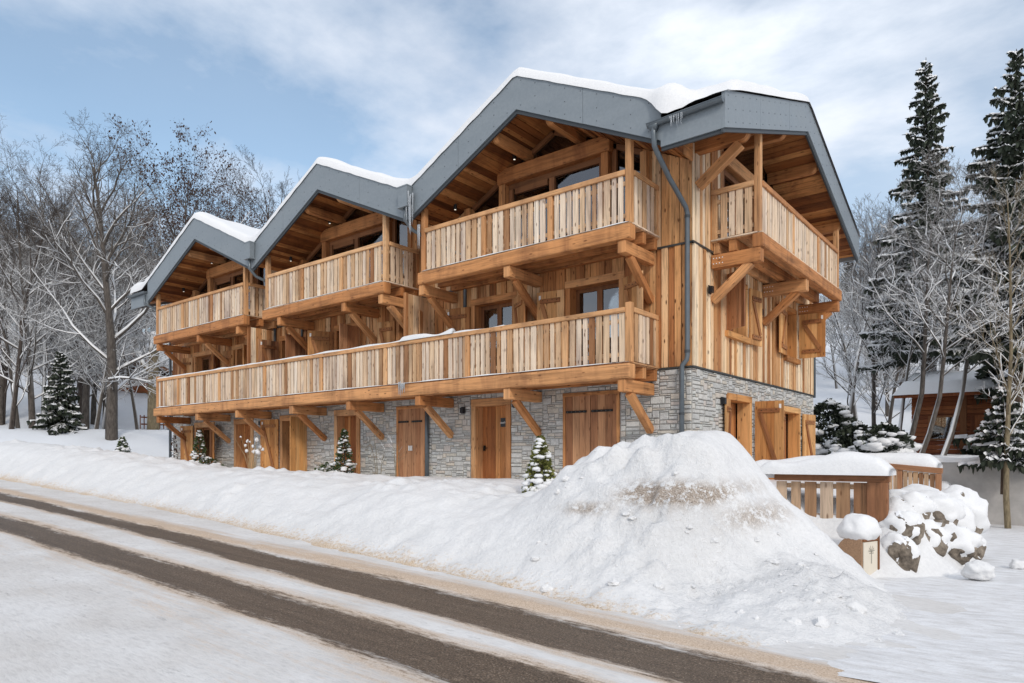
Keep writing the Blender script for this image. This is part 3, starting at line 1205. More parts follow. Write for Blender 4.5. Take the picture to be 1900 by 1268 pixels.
def fill_core(m):
    # near-black box behind boards and glass: paints room shade, closes the back
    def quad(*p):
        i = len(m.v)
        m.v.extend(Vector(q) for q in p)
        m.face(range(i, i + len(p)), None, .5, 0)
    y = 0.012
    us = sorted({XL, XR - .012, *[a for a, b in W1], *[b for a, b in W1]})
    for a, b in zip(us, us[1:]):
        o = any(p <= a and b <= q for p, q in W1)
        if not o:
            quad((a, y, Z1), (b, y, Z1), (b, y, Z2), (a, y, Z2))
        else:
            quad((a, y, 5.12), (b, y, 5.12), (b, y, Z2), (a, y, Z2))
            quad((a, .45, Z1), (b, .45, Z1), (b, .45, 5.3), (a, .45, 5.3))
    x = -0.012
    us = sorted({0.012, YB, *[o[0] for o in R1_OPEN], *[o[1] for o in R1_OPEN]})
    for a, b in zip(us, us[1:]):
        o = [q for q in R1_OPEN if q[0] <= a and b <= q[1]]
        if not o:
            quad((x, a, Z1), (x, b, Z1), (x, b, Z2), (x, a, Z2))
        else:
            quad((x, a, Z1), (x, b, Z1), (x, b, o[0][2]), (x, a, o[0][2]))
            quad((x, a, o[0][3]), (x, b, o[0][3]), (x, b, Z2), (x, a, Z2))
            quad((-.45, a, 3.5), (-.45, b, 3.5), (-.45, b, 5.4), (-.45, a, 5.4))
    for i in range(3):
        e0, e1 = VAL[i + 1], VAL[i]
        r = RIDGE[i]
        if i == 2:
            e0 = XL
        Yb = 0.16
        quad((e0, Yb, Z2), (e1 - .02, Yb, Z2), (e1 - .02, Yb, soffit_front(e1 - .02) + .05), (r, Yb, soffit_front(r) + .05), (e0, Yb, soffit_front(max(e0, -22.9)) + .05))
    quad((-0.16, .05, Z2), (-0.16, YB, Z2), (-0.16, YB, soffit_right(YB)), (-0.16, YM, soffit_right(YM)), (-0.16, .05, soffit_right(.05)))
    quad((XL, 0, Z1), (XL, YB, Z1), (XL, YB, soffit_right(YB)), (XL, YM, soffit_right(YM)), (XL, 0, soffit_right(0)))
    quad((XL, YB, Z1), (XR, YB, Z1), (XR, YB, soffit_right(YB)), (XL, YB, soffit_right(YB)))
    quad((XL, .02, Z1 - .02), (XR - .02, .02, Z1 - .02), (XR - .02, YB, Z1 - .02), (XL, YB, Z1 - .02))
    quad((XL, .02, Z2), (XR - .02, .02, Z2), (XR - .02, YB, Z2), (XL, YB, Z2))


part('shade_backing', M['dark'], chalet, fill_core)


def fill_flash(m):
    m.box(XL, XR + .05, -0.065, 0.0, Z2 - .025, Z2 + .02)
    m.box(XR, XR + .065, -0.065, YB, Z2 - .025, Z2 + .02, 1)
    m.box(XL, XR + .05, -0.06, 0.0, Z1 - .012, Z1 + .022)
    m.box(XR, XR + .06, -0.06, YB, Z1 - .012, Z1 + .022, 1)


part('flashing_strip', M['flash'], chalet, fill_flash)


# ---------------- ground floor doors and shutters
def fill_jambs(m, mapf, a, b, z0, zt, w=0.16, h=0.2, out=0.05, dep=0.30, sill=False):
    """timber lining of an opening: two jambs and a lintel, standing proud of the wall"""
    def bx(u0, u1, za, zb, ax):
        p = [mapf(u0, za, out), mapf(u1, za, out), mapf(u1, zb, out), mapf(u0, zb, out),
             mapf(u0, za, -dep), mapf(u1, za, -dep), mapf(u1, zb, -dep), mapf(u0, zb, -dep)]
        if ax == 'u':
            p = [p[0], p[3], p[2], p[1], p[4], p[7], p[6], p[5]]
        m.hexa(p)
    bx(a, a + w, z0, zt - h, 'z')
    bx(b - w, b, z0, zt - h, 'z')
    bx(a - 0.01, b + 0.01, zt - h, zt, 'u')
    if sill:
        bx(a - 0.06, b + 0.06, z0 - 0.16, z0, 'u')


def fill_boards(m, mapf, a, b, z0, z1, d0, d1, wmin=.13, wmax=.2, gap=.003):
    u = a
    while u < b - 1e-4:
        w = rnd.uniform(wmin, wmax)
        if b - u - w < wmin * .7:
            w = b - u
        dd = d1 + rnd.uniform(-.006, .006)
        m.hexa([mapf(u + gap, z0, dd), mapf(u + w - gap, z0, dd), mapf(u + w - gap, z1, dd), mapf(u + gap, z1, dd),
                mapf(u + gap, z0, d0), mapf(u + w - gap, z0, d0), mapf(u + w - gap, z1, d0), mapf(u + gap, z1, d0)])
        u += w


def panel_door(a, b, zt, mapf=FM, mat='door', dep=.26):
    d = part('door', M[mat], chalet, lambda m: fill_boards(m, mapf, a + .16, b - .16, -.1, zt - .2, -dep - .05, -dep))
    part('door_frame', M['rail'], d, lambda m: fill_jambs(m, mapf, a, b, -.1, zt), .012)
    return d


def flush_doors(a, b, zt):
    mid = (a + b) / 2
    fr = part('door_frame', M['beam'], chalet, lambda m: fill_jambs(m, FM, a, b, -.1, zt, .07, .09, .045, .1), .008)
    for p, q, s in ((a + .07, mid - .005, 0), (mid + .005, b - .07, 1)):
        d = part('door', M['old_and_shaded'], chalet, lambda m: fill_boards(m, FM, p, q, -.1, zt - .09, -.05, .03, .15, .24))

        def strap(m):
            m.hexa([FM(p + .03, zt - .50, .05), FM(q - .1, zt - .50, .05), FM(q - .1, zt - .445, .05), FM(p + .03, zt - .445, .05),
                    FM(p + .03, zt - .50, .03), FM(q - .1, zt - .50, .03), FM(q - .1, zt - .445, .03), FM(p + .03, zt - .445, .03)])
        part('hinge_strap', M['iron'], d, strap)

        def nails(m):
            for k in range(5):
                u = p + .08 + k * (q - p - .24) / 4
                m.frame(FM(u, zt - .472, .053), (1, 0, 0), (0, 1, 0), (0, 0, 1), .03, .01, .03)
        part('strap_nail', M['flash'], d, nails)
    return d


def shutter(hx, hy, dx, dy, w, z0, z1, side=1, zed=1, mat='shutter', tagged=True, bmat='batten'):
    """boarded shutter hinged at (hx, hy), leaf pointing along (dx, dy); SIDE says which face carries the Z batten"""
    d = Vector((dx, dy, 0)).normalized()
    n = Vector((-d.y, d.x, 0)) * side
    h = Vector((hx, hy, 0))
    Z = Vector((0, 0, 1))

    def boards(m):
        u = 0.0
        while u < w - 1e-4:
            bw = rnd.uniform(.13, .2)
            if w - u - bw < .09:
                bw = w - u
            m.frame(h + d * (u + bw / 2) + Z * (z0 + z1) / 2, Z, d, n, z1 - z0, bw - .006, .04)
            u += bw
    s = part('shutter', M[mat], chalet, boards)

    def zbat(m):
        for zz_ in (z0 + .2, z1 - .24):
            m.frame(h + d * (w * .5) + n * .037 + Z * zz_, d, Z, n, w * .72, .11, .034)
        a = h + d * (w * (.2 if zed > 0 else .8)) + n * .037 + Z * (z1 - .31)
        b = h + d * (w * (.8 if zed > 0 else .2)) + n * .037 + Z * (z0 + .27)
        m.bar(a, b, .10, .034, n) if False else m.frame((a + b) / 2, (b - a).normalized(), n.cross((b - a).normalized()), n, (b - a).length, .10, .032)
    part('shutter_batten', M[bmat], s, zbat)

    def nails(m):
        for zz_ in (z0 + .2, z1 - .24):
            for k in range(4):
                m.frame(h + d * (w * (.24 + .17 * k)) + n * .056 + Z * (zz_ + .015 * (k % 2)), d, Z, n, .022, .022, .006)
    part('batten_nail', M['iron'], s, nails)
    if tagged:
        part('warning_tag', M['white'], s, lambda m: m.frame(h + d * (w - .09) + n * .025 + Z * (z1 - .14), d, Z, n, .055, .11, .006))
    return s


def glazed_door(a, b, z0, zt, mapf, dep=.22, bars=False):
    """two-leaf glazed opening set back in its lining"""
    w = part('window', M['frame'], chalet, lambda m: [
        m.hexa([mapf(u0, za, -dep), mapf(u1, za, -dep), mapf(u1, zb, -dep), mapf(u0, zb, -dep),
                mapf(u0, za, -dep - .07), mapf(u1, za, -dep - .07), mapf(u1, zb, -dep - .07), mapf(u0, zb, -dep - .07)])
        for u0, u1, za, zb in ((a, a + .1, z0, zt), (b - .1, b, z0, zt), (a + .1, b - .1, zt - .1, zt), (a + .1, b - .1, z0, z0 + .1),
                               ((a + b) / 2 - .075, (a + b) / 2 + .075, z0 + .1, zt - .1))])

    def panes(m):
        for u0, u1 in ((a + .1, (a + b) / 2 - .075), ((a + b) / 2 + .075, b - .1)):
            m.hexa([mapf(u0, z0 + .1, -dep - .03), mapf(u1, z0 + .1, -dep - .03), mapf(u1, zt - .1, -dep - .03), mapf(u0, zt - .1, -dep - .03),
                    mapf(u0, z0 + .1, -dep - .05), mapf(u1, z0 + .1, -dep - .05), mapf(u1, zt - .1, -dep - .05), mapf(u0, zt - .1, -dep - .05)])
    part('pane', M['glass'], w, panes)
    return w


def lining(a, b, z0, zt, mapf, parent, w=.14, h=.18, sill=False, mat='beam', out=.06):
    return part('window_lining', M[mat], parent, lambda m: fill_jambs(m, mapf, a, b, z0, zt, w, h, out, .30, sill), .010)


o = F_OPEN
panel_door(*o[1])
panel_door(*o[3])
main_door = panel_door(*o[5])
flush_doors(*o[4])
flush_doors(*o[6])
for k in (0, 2):
    w_ = glazed_door(o[k][0] + .16, o[k][1] - .16, -.05, o[k][2] - .2, FM)
    lining(o[k][0], o[k][1], -.1, o[k][2], FM, w_, .16, .2, mat='rail')
shutter(o[0][0] - .02, -.10, -1, -.25, .72, .0, 2.08, 1, -1)
shutter(o[0][1] + .02, -.10, .9, -.45, .72, .0, 2.08, -1, 1, tagged=False)
shutter(o[2][0] - .02, -.10, -1, -.30, .80, .0, 2.14, 1, -1)
shutter(o[2][1] + .02, -.10, .25, -1, .74, .0, 2.14, -1, 1, tagged=False)


def fill_text(txt, size, ext=0.002):
    cu = bpy.data.curves.new('sign_text', 'FONT')
    cu.body = txt
    cu.size = size
    cu.align_x = 'CENTER'
    cu.align_y = 'CENTER'
    cu.extrude = ext
    return cu


def text_mesh(name, txt, size, mat, loc, rot, parent, sx=1.0):
    cu = fill_text(txt, size)
    t = bpy.data.objects.new('tmp_text', cu)
    COL.objects.link(t)
    dg = bpy.context.evaluated_depsgraph_get()
    me = bpy.data.meshes.new_from_object(t.evaluated_get(dg))
    bpy.data.objects.remove(t)
    me.name = name
    me.materials.clear()
    me.materials.append(mat)
    o_ = bpy.data.objects.new(name, me)
    COL.objects.link(o_)
    o_.parent = parent
    o_.location = loc
    o_.rotation_euler = rot
    o_.scale = (sx, 1, 1)
    return o_


dpx = -5.46
ps = part('door_sign', M['black'], main_door, lambda m: m.box(dpx - .16, dpx + .16, .235, .255, 1.60, 1.84))
text_mesh('sign_lettering', 'studio 9', .085, M['white'], (dpx - .02, .231, 1.715), (math.radians(90), 0, 0), main_door)

# handles on the store doors
for hx_ in (-8.93, -8.84):
    part('door_handle', M['white'], chalet, lambda m: m.box(hx_, hx_ + .045, -.08, -.03, .97, 1.12), .006)
part('door_handle', M['iron'], main_door, lambda m: [m.box(-6.2, -6.17, .19, .25, .95, 1.1), m.tube([(-6.185, .2, 1.03), (-6.06, .2, 1.03)], .012, 6)])

# ---------------- first floor windows, front
for i, (a, b) in enumerate(W1):
    g_ = glazed_door(a + .14, b - .14, 2.82, 4.94, FM)
    lining(a, b, 2.82, 5.12, FM, g_)
for i in (5, 6):
    a, b = W1[i]

    def white_sheet(m):  # folded white sheets added to imitate bright reflections in the lower panes
        for u0, u1, zt_ in ((a + .24, (a + b) / 2 - .08, 4.55), ((a + b) / 2 + .08, b - .24, 4.68)):
            n = 26
            b0 = len(m.v)
            for k in range(n + 1):
                t = k / n
                yy = .34 + .025 * math.sin(t * 40) + .01 * math.sin(t * 93)
                m.v.extend([Vector((lerp(u0, u1, t), yy, 2.85)), Vector((lerp(u0, u1, t), yy, zt_))])
            for k in range(n):
                m.face((b0 + 2 * k, b0 + 2 * k + 2, b0 + 2 * k + 3, b0 + 2 * k + 1))
    part('reflection_sheet', M['reflection_sheet'], chalet, white_sheet, smooth=True)
S0, S1 = 2.92, 4.92
shutter(W1[6][0], -.09, -1, -.16, .76, S0, S1, 1, -1, mat='old_shutter')
shutter(W1[6][1] + .02, -.12, .86, -.42, .74, S0, S1, -1, 1, mat='old_shutter', tagged=False)
shutter(W1[5][0], -.09, -1, -.20, .78, S0, S1, 1, -1, mat='old_shutter')
shutter(W1[5][1], -.12, .80, -.5, .76, S0, S1, -1, 1, mat='old_shutter', tagged=False)
shutter(W1[4][0], -.09, -1, -.16, .68, S0, S1, 1, -1, mat='old_shutter', tagged=False)
shutter(W1[4][1], -.12, .5, -.86, .66, S0, S1, -1, 1, mat='old_shutter', tagged=False)
shutter(W1[3][0], -.10, -.55, -.85, .80, S0, S1, 1, -1, mat='old_shutter')
shutter(W1[3][1], -.10, .05, -1, .78, S0, S1, -1, 1, mat='old_and_shaded', tagged=False)  # darker board colour paints the shade on this leaf
shutter(W1[2][0], -.10, -.02, -1, .78, S0, S1, 1, -1, mat='old_and_shaded')
shutter(W1[2][1], -.10, .05, -1, .78, S0, S1, -1, 1, mat='old_and_shaded', tagged=False)  # shaded face of the open leaf, darkness put into its boards
shutter(W1[1][0], -.09, -1, -.16, .66, S0, S1, 1, -1, mat='old_shutter', tagged=False)
shutter(W1[1][1], -.12, .5, -.86, .6, S0, S1, -1, 1, mat='old_shutter', tagged=False)
shutter(W1[0][0], -.09, -1, -.3, .66, S0, S1, 1, -1, mat='old_shutter', tagged=False)
shutter(W1[0][1], -.12, .85, -.42, .72, S0, S1, -1, 1, mat='old_shutter', tagged=False)

# ---------------- end wall windows and shutters
for (a, b, z0, z1) in R1_OPEN:
    w_ = part('window', M['old_and_shaded'], chalet, lambda m: fill_boards(m, RM, a + .1, b - .1, z0, z1 - .12, -.36, -.30))
    lining(a, b, z0, z1, RM, w_, .09, .13, True, 'shutter', .05)
    part('window_sill', M['shutter'], w_, lambda m: m.box(0.0, .14, a - .1, b + .1, z0 - .17, z0 - .03, 1), .01)
shutter(.07, R1_OPEN[0][0], .86, -.5, .62, 3.80, 5.13, 1, 1, mat='old_and_shaded', tagged=False)  # leaf turned from the sun: its shade is put into the board colour
shutter(.09, R1_OPEN[0][1] + .02, .12, 1, .66, 3.66, 5.08, -1, 1, tagged=False)
shutter(.09, R1_OPEN[1][0] - .02, .10, -1, .90, 3.70, 5.10, 1, 1, tagged=False)
shutter(.08, R1_OPEN[1][1] + .12, 1, .05, .74, 3.76, 5.08, -1, 1)
for (a, b, z1) in R_OPEN:
    w_ = part('window', M['door'], chalet, lambda m: fill_boards(m, RM, a + .12, b - .12, .1, z1 - .16, -.40, -.34))
    lining(a, b, .05, z1, RM, w_, .12, .16, False, 'shutter', .05)
shutter(.09, R_OPEN[0][0] + .0, .10, -1, .36, .2, 2.16, 1, 1, tagged=False)
shutter(.08, R_OPEN[0][1] + .12, 1, .08, .72, .2, 2.22, -1, 1)
shutter(.09, R_OPEN[1][0] + .1, .15, -1, .38, .2, 2.12, 1, 1, tagged=False)
shutter(.09, R_OPEN[1][1] + .1, .14, 1, .86, .2, 2.10, -1, 1, tagged=False)

# ---------------- top floor glazing under the front gables
for i, rd in enumerate(RIDGE):
    dx = rd - RIDGE[0]
    gz = part('gable_glazing', M['glass'], chalet, lambda m: m.prism(
        [(-6.5 + dx, .10, Z2 + .05), (-1.2 + dx, .10, Z2 + .05), (-1.2 + dx, .10, soffit_front(-1.2 + dx)), (rd, .10, soffit_front(rd)), (-6.5 + dx, .10, soffit_front(-6.5 + dx))], (0, .03, 0)))

    def frames(m):
        z_ = lambda x: soffit_front(x)
        for x0, x1, z0, z1 in ((-5.15, -2.25, 7.84, 7.98), (-3.84, -3.68, 5.6, 7.84), (-5.15, -5.03, 5.6, 7.84), (-2.37, -2.25, 5.6, 7.84), (-4.95, -3.90, 7.70, 7.84),
                               (-2.02, -1.90, 5.6, z_(-2.02 + dx) - .05), (-5.50, -5.38, 5.6, z_(-5.5 + dx) - .05), (-6.5, -1.2, 5.5, 5.62)):
            m.box(x0 + dx, x1 + dx, .02, .098, z0, z1)
        for xa, xb in ((-6.45, -5.38), (-4.55, -3.74), (-2.9, -3.68), (-1.25, -2.02)):
            m.bar((xa + dx, .06, z_(xa + dx) - .07), (xb + dx, .06, z_(xb + dx) - .07), .08, .12, (0, 0, 1))
        m.box(-4.6 + dx, -2.8 + dx, .02, .098, 8.36, 8.44)
    part('glazing_frame', M['frame'], gz, frames)

    for xa, xb, ya, zt_ in ((-5.37, -5.17, -.14, 7.98), (-2.23, -2.03, -.14, 7.98), (-6.62, -6.42, -.14, soffit_front(-6.6 + dx) - .02), (-1.22, -1.06, -.10, soffit_front(-1.06 + dx) - .02)):
        part('glazing_post', M['beam'], gz, lambda m: m.box(xa + dx, xb + dx, ya, .1, Z2, zt_), .02)
    part('tie_beam', M['beam'], gz, lambda m: m.box(-5.42 + dx, -1.98 + dx, -.17, .1, 7.98, 8.38), .05)

# glazing in the end gable
gz = part('gable_glazing', M['glass'], chalet, lambda m: m.prism(
    [(-.10, 1.75, Z2 + .05), (-.10, 6.2, Z2 + .05), (-.10, 6.2, soffit_right(6.2)), (-.10, YM, soffit_right(YM)), (-.10, 1.75, soffit_right(1.75))], (-.03, 0, 0)))


def rframes(m):
    for y0, y1, z0, z1 in ((1.8, 6.15, 7.55, 7.68), (1.78, 1.9, 5.6, 7.55), (2.55, 2.7, 5.6, 7.55), (3.9, 4.05, 5.6, 7.55), (5.2, 5.35, 5.6, 7.55), (6.05, 6.18, 5.6, 7.55)):
        m.box(-.098, -.02, y0, y1, z0, z1)


part('glazing_frame', M['frame'], gz, rframes)
part('tie_beam', M['beam'], gz, lambda m: m.box(-.1, .14, 1.65, 6.35, 7.70, 8.02, 1), .04)


# ---------------- roof
def soffit_fill(m, i):
    # boards running from the verge to the wall, parallel to the ridge
    if True:
        r = RIDGE[i]
        for e in (VAL[i], VAL[i + 1]):
            L = abs(e - r)
            s = 0.0
            sgn = 1 if e > r else -1
            while s < L - 1e-3:
                w = min(rnd.uniform(.12, .2), L - s)
                xa, xb = r + sgn * s, r + sgn * (s + w)
                za, zb = soffit_front(xa) , soffit_front(xb)
                if abs(s) < 1e-6:
                    za = ZR_TOP - FH + .1
                dz = rnd.uniform(0, .03)
                y0, y1 = YF + .07, .09
                m.hexa([(xa, y0, za + dz), (xb - sgn * .012, y0, zb + dz), (xb - sgn * .012, y1, zb + dz), (xa, y1, za + dz),
                        (xa, y0, za + .06), (xb, y0, zb + .06), (xb, y1, zb + .06), (xa, y1, za + .06)])
                s += w


def soffit_fill_right(m):
    for a, b in ((YN + .07, YM), (YM, YX - .05)):
        y = a
        while y < b - 1e-3:
            w = min(rnd.uniform(.12, .2), b - y)
            za, zb = soffit_right(y), soffit_right(y + w)
            dz = rnd.uniform(0, .03)
            x0, x1 = (-.09 if y > 0.0 else 0.02), XG - .07
            m.hexa([(x0, y, za + dz), (x0, y + w - .012, zb + dz), (x1, y + w - .012, zb + dz), (x1, y, za + dz),
                    (x0, y, za + .06), (x0, y + w, zb + .06), (x1, y + w, zb + .06), (x1, y, za + .06)])
            y += w


def soffit_fill_left(m):
    y = YN + .07
    while y < .02:
        w = rnd.uniform(.12, .2)
        za, zb = soffit_right(y), soffit_right(y + w)
        m.hexa([(XL - .5, y, za), (XL - .5, y + w, zb), (VAL[3] - .02, y + w, zb), (VAL[3] - .02, y, za),
                (XL - .5, y, za + .06), (XL - .5, y + w, zb + .06), (VAL[3] - .02, y + w, zb + .06), (VAL[3] - .02, y, za + .06)])
        y += w


def roof_fill(m):
    xs = axis_pts([(XL - .6, XG, .25)])
    xs = sorted(set(xs) | set(RIDGE) | set(VAL))
    ys = axis_pts([(YF, YM, .5), (YM, YX, .5)])
    b = len(m.v)
    for y in ys:
        for x in xs:
            m.v.append(Vector((x, y, roof_top(x, y) - .015)))
    n = len(xs)
    for j in range(len(ys) - 1):
        for i in range(n - 1):
            m.face((b + j * n + i, b + j * n + i + 1, b + (j + 1) * n + i + 1, b + (j + 1) * n + i))


roof = part('roof', M['tile'], chalet, roof_fill)
for i in range(3):
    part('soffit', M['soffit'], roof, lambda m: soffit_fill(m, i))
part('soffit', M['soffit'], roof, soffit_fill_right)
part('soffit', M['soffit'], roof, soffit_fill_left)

# fascia sheets
FASC = []
for i in range(3):
    FASC.append(((VAL[i + 1], ZV_TOP), (RIDGE[i], ZR_TOP)))
    FASC.append(((RIDGE[i], ZR_TOP), (VAL[i], ZV_TOP)))


def fascia_fill(m):
    T = .07
    for (xa, za), (xb, zb) in FASC:
        # two sheets per slope with an open joint
        for t0, t1 in ((0.0, .5), (.5, 1.0)):
            g = .004
            x0, x1 = lerp(xa, xb, t0) + (g if t0 else 0), lerp(xa, xb, t1) - (g if t1 < 1 else 0)
            z0, z1 = lerp(za, zb, t0), lerp(za, zb, t1)
            m.prism([(x0, YF, z0 - FH), (x1, YF, z1 - FH), (x1, YF, z1), (x0, YF, z0)], (0, T, 0))
    # eaves boards of the cross roof, left and right
    m.box(VAL[0] + .0, XG - .071, YF, YF + T, ZN - FG, ZN - .12)
    m.box(XL - .6, VAL[3] - .002, YF, YF + T, ZN - FG, ZN - .2)
    for (ya, za), (yb, zb) in (((YN, ZN), (YM, ZM)), ((YM, ZM), (YX, ZX))):
        for t0, t1 in ((0.0, .36), (.36, .72), (.72, 1.0)):
            g = .004
            y0, y1 = lerp(ya, yb, t0) + (g if t0 else 0), lerp(ya, yb, t1) - (g if t1 < 1 else 0)
            z0, z1 = lerp(za, zb, t0), lerp(za, zb, t1)
            m.prism([(XG, y0, z0 - FG), (XG, y1, z1 - FG), (XG, y1, z1), (XG, y0, z0)], (-T, 0, 0))
    m.prism([(XL - .6, YN + .08, ZN - FG), (XL - .6, YM, ZM - FG), (XL - .6, YX, ZX - FG), (XL - .6, YX, ZX), (XL - .6, YM, ZM), (XL - .6, YN + .08, ZN)], (T, 0, 0))
    m.box(XL - .5, XG - .1, YX - .06, YX, ZX - FG, ZX)


fascia = part('fascia', M['fascia'], roof, fascia_fill)


def fascia_edge_fill(m):
    for (xa, za), (xb, zb) in FASC:
        m.prism([(xa, YF + .035, za - FH - .09), (xb, YF + .035, zb - FH - .09), (xb, YF + .035, zb - FH), (xa, YF + .035, za - FH)], (0, .045, 0))
    for (ya, za), (yb, zb) in (((YN, ZN), (YM, ZM)), ((YM, ZM), (YX, ZX))):
        m.prism([(XG - .035, ya, za - FG - .08), (XG - .035, yb, zb - FG - .08), (XG - .035, yb, zb - FG), (XG - .035, ya, za - FG)], (-.045, 0, 0))
    m.box(VAL[0], XG - .04, YF + .035, YF + .08, ZN - FG - .07, ZN - FG)


part('fascia_edge', M['fascia_edge'], roof, fascia_edge_fill)


def screws_fill(m):
    def head(p, n):
        n = Vector(n)
        p = Vector(p)
        m.tube([p - n * .002, p + n * .005], .012, 6, .5)
    for (xa, za), (xb, zb) in FASC:
        for k in range(9):
            t = (k + .35) / 9
            for dz in (.10, FH - .12) + ((FH * .5,) if k % 2 else ()):
                head((lerp(xa, xb, t), YF, lerp(za, zb, t) - dz), (0, -1, 0))
    for (ya, za), (yb, zb) in (((YN, ZN), (YM, ZM)), ((YM, ZM), (YX, ZX))):
        for k in range(14):
            t = (k + .4) / 14
            for dz in (.09, FG * .5, FG - .1):
                head((XG, lerp(ya, yb, t), lerp(za, zb, t) - dz), (1, 0, 0))


part('fascia_screw', M['screw'], roof, screws_fill)


# purlins with scroll-cut ends
def scroll_beam(m, p, d, L, w=.2, h=.24):
    """beam from the wall out to a quarter-round cut end: p = top centre of the free end, d = direction back to the wall"""
    p, d = Vector(p), Vector(d)
    s = Vector((-d.y, d.x, 0))
    Z = Vector((0, 0, 1))
    prof = [(0, 0), (0, -.06)]
    for k in range(7):
        a = math.pi / 2 * k / 6
        prof.append((.02 + .17 * (1 - math.cos(a)) * .9, -.06 - (h - .06) * math.sin(a)))
    prof += [(L, -h), (L, 0)]
    m.prism([p + d * u + Z * z - s * w / 2 for u, z in prof], s * w)


for rd in RIDGE:
    for dx in (-.76, .84):
        part('purlin', M['beam'], roof, lambda m: scroll_beam(m, (rd + dx, YF + .10, soffit_front(rd + dx) + .0), (0, 1, 0), 1.5, .17, .23))
part('purlin', M['beam'], roof, lambda m: scroll_beam(m, (XG - .12, .2, soffit_right(.2) - .0), (-1, 0, 0), 1.2, .2, .26))
for y in (2.55, 5.2, 7.7):
    part('purlin', M['beam'], roof, lambda m: scroll_beam(m, (XG - .1, y, soffit_right(y) + .02), (-1, 0, 0), 1.3, .18, .24))
part('roof_brace', M['beam'], roof, lambda m: m.bar((.06, .2, 6.72), (1.0, .2, 7.40), .17, .2), .015)

def cheek(m):
    for a, b in ((YF + .08, -.95), (-.95, -.5), (-.5, -.02)):
        m.prism([(.0, a, 7.22), (.0, b - .004, 7.22), (.0, b - .004, soffit_right(b) + .04), (.0, a, soffit_right(a) + .04)], (.03, 0, 0))


part('cheek_board', M['clad'], roof, cheek)

# gutters, hoppers, downpipes
yg = YF - .075


def gutter_fill(m, left):
    def half(p0, p1, r=.075):
        p0, p1 = Vector(p0), Vector(p1)
        d = (p1 - p0).normalized()
        s = Vector((-d.y, d.x, 0))
        b = len(m.v)
        n = 9
        for p in (p0, p1):
            for rr in (r, r - .008):
                for k in range(n):
                    a = math.pi + math.pi * k / (n - 1)
                    m.v.append(p + s * math.cos(a) * rr + Vector((0, 0, math.sin(a) * rr)))
        for k in range(n - 1):
            m.face((b + k, b + k + 1, b + 2 * n + k + 1, b + 2 * n + k))
            m.face((b + n + k, b + 3 * n + k, b + 3 * n + k + 1, b + n + k + 1))
        m.face([b + 2 * n + k for k in range(n)])
        m.face([b + k for k in range(n)][::-1])
        m.tube([p0 + s * r, p1 + s * r], .012, 6)
        m.tube([p0 - s * r, p1 - s * r], .012, 6)
    if left:
        half((VAL[3] + .0, yg, ZN - .17), (XL - .62, yg, ZN - .17))
    else:
        half((XG - .01, yg, ZN - .17), (VAL[0] - .25, yg, ZN - .22))


for left in (0, 1):
    part('gutter', M['zinc'], roof, lambda m: gutter_fill(m, left))

hop_pts = []
for k, (hx, z) in enumerate(((VAL[1], 7.75), (VAL[2], 7.75))):
    def hop(m):
        m.prism([(hx - .17, YF - .19, z + .28 - .26), (hx + .17, YF - .19, z + .02), (hx + .2, YF - .21, z + .22), (hx - .2, YF - .21, z + .22)], (0, .18, 0))
        m.prism([(hx - .19, YF - .22, z + .22), (hx + .21, YF - .22, z + .22), (hx + .21, YF - .22, z + .25), (hx - .21, YF - .22, z + .25)], (0, .21, 0))
        m.prism([(hx - .16, YF - .18, z - .28), (hx + .16, YF - .18, z - .28), (hx + .18, YF - .19, z + .02), (hx - .18, YF - .19, z + .02)], (0, .165, 0))
        m.prism([(hx - .2, YF - .2, z - .31), (hx + .2, YF - .2, z - .31), (hx + .2, YF - .2, z - .28), (hx - .2, YF - .2, z - .28)], (0, .19, 0))
    part('rain_hopper', M['fascia'], chalet, hop)

    def pipe(m):
        m.tube([(hx, YF - .1, z - .28), (hx, YF - .1, z - .62), (hx + .08, YF + .1, z - .86), (hx + .3, -.75, z - 1.1), (hx + .72, -.10, z - 1.38), (hx + .78, -.075, z - 1.5), (hx + .78, -.075, 4.5)], .05, 10)
    part('downpipe', M['zinc'], chalet, pipe, smooth=True)
part('downpipe', M['zinc'], chalet, lambda m: m.tube([(-8.12, -.10, 2.7), (-8.12, -.10, 0.0)], .06, 12), smooth=True)
part('downpipe', M['zinc'], chalet, lambda m: m.tube([(-15.95, -.09, 5.6), (-15.95, -.09, 2.8)], .05, 10), smooth=True)


def pipe_right(m):
    x = VAL[0] - .12
    m.tube([(x, yg, ZN - .27), (x, yg, ZN - .42), (x + .01, yg + .02, 7.05), (x + .02, yg + .1, 6.96), (x + .0, -.85, 6.62), (-.07, -.16, 6.2), (-.06, -.11, 6.08), (-.06, -.11, 3.0),
            (-.07, -.12, 2.9), (-.16, -.15, 2.78), (-.17, -.15, 2.68), (-.17, -.15, .1)], .055, 12)
    m.prism([(x - .15, yg - .06, ZN - .2), (x + .12, yg - .06, ZN - .2), (x + .06, yg - .05, ZN - .36), (x - .06, yg - .05, ZN - .36)], (0, .12, 0))


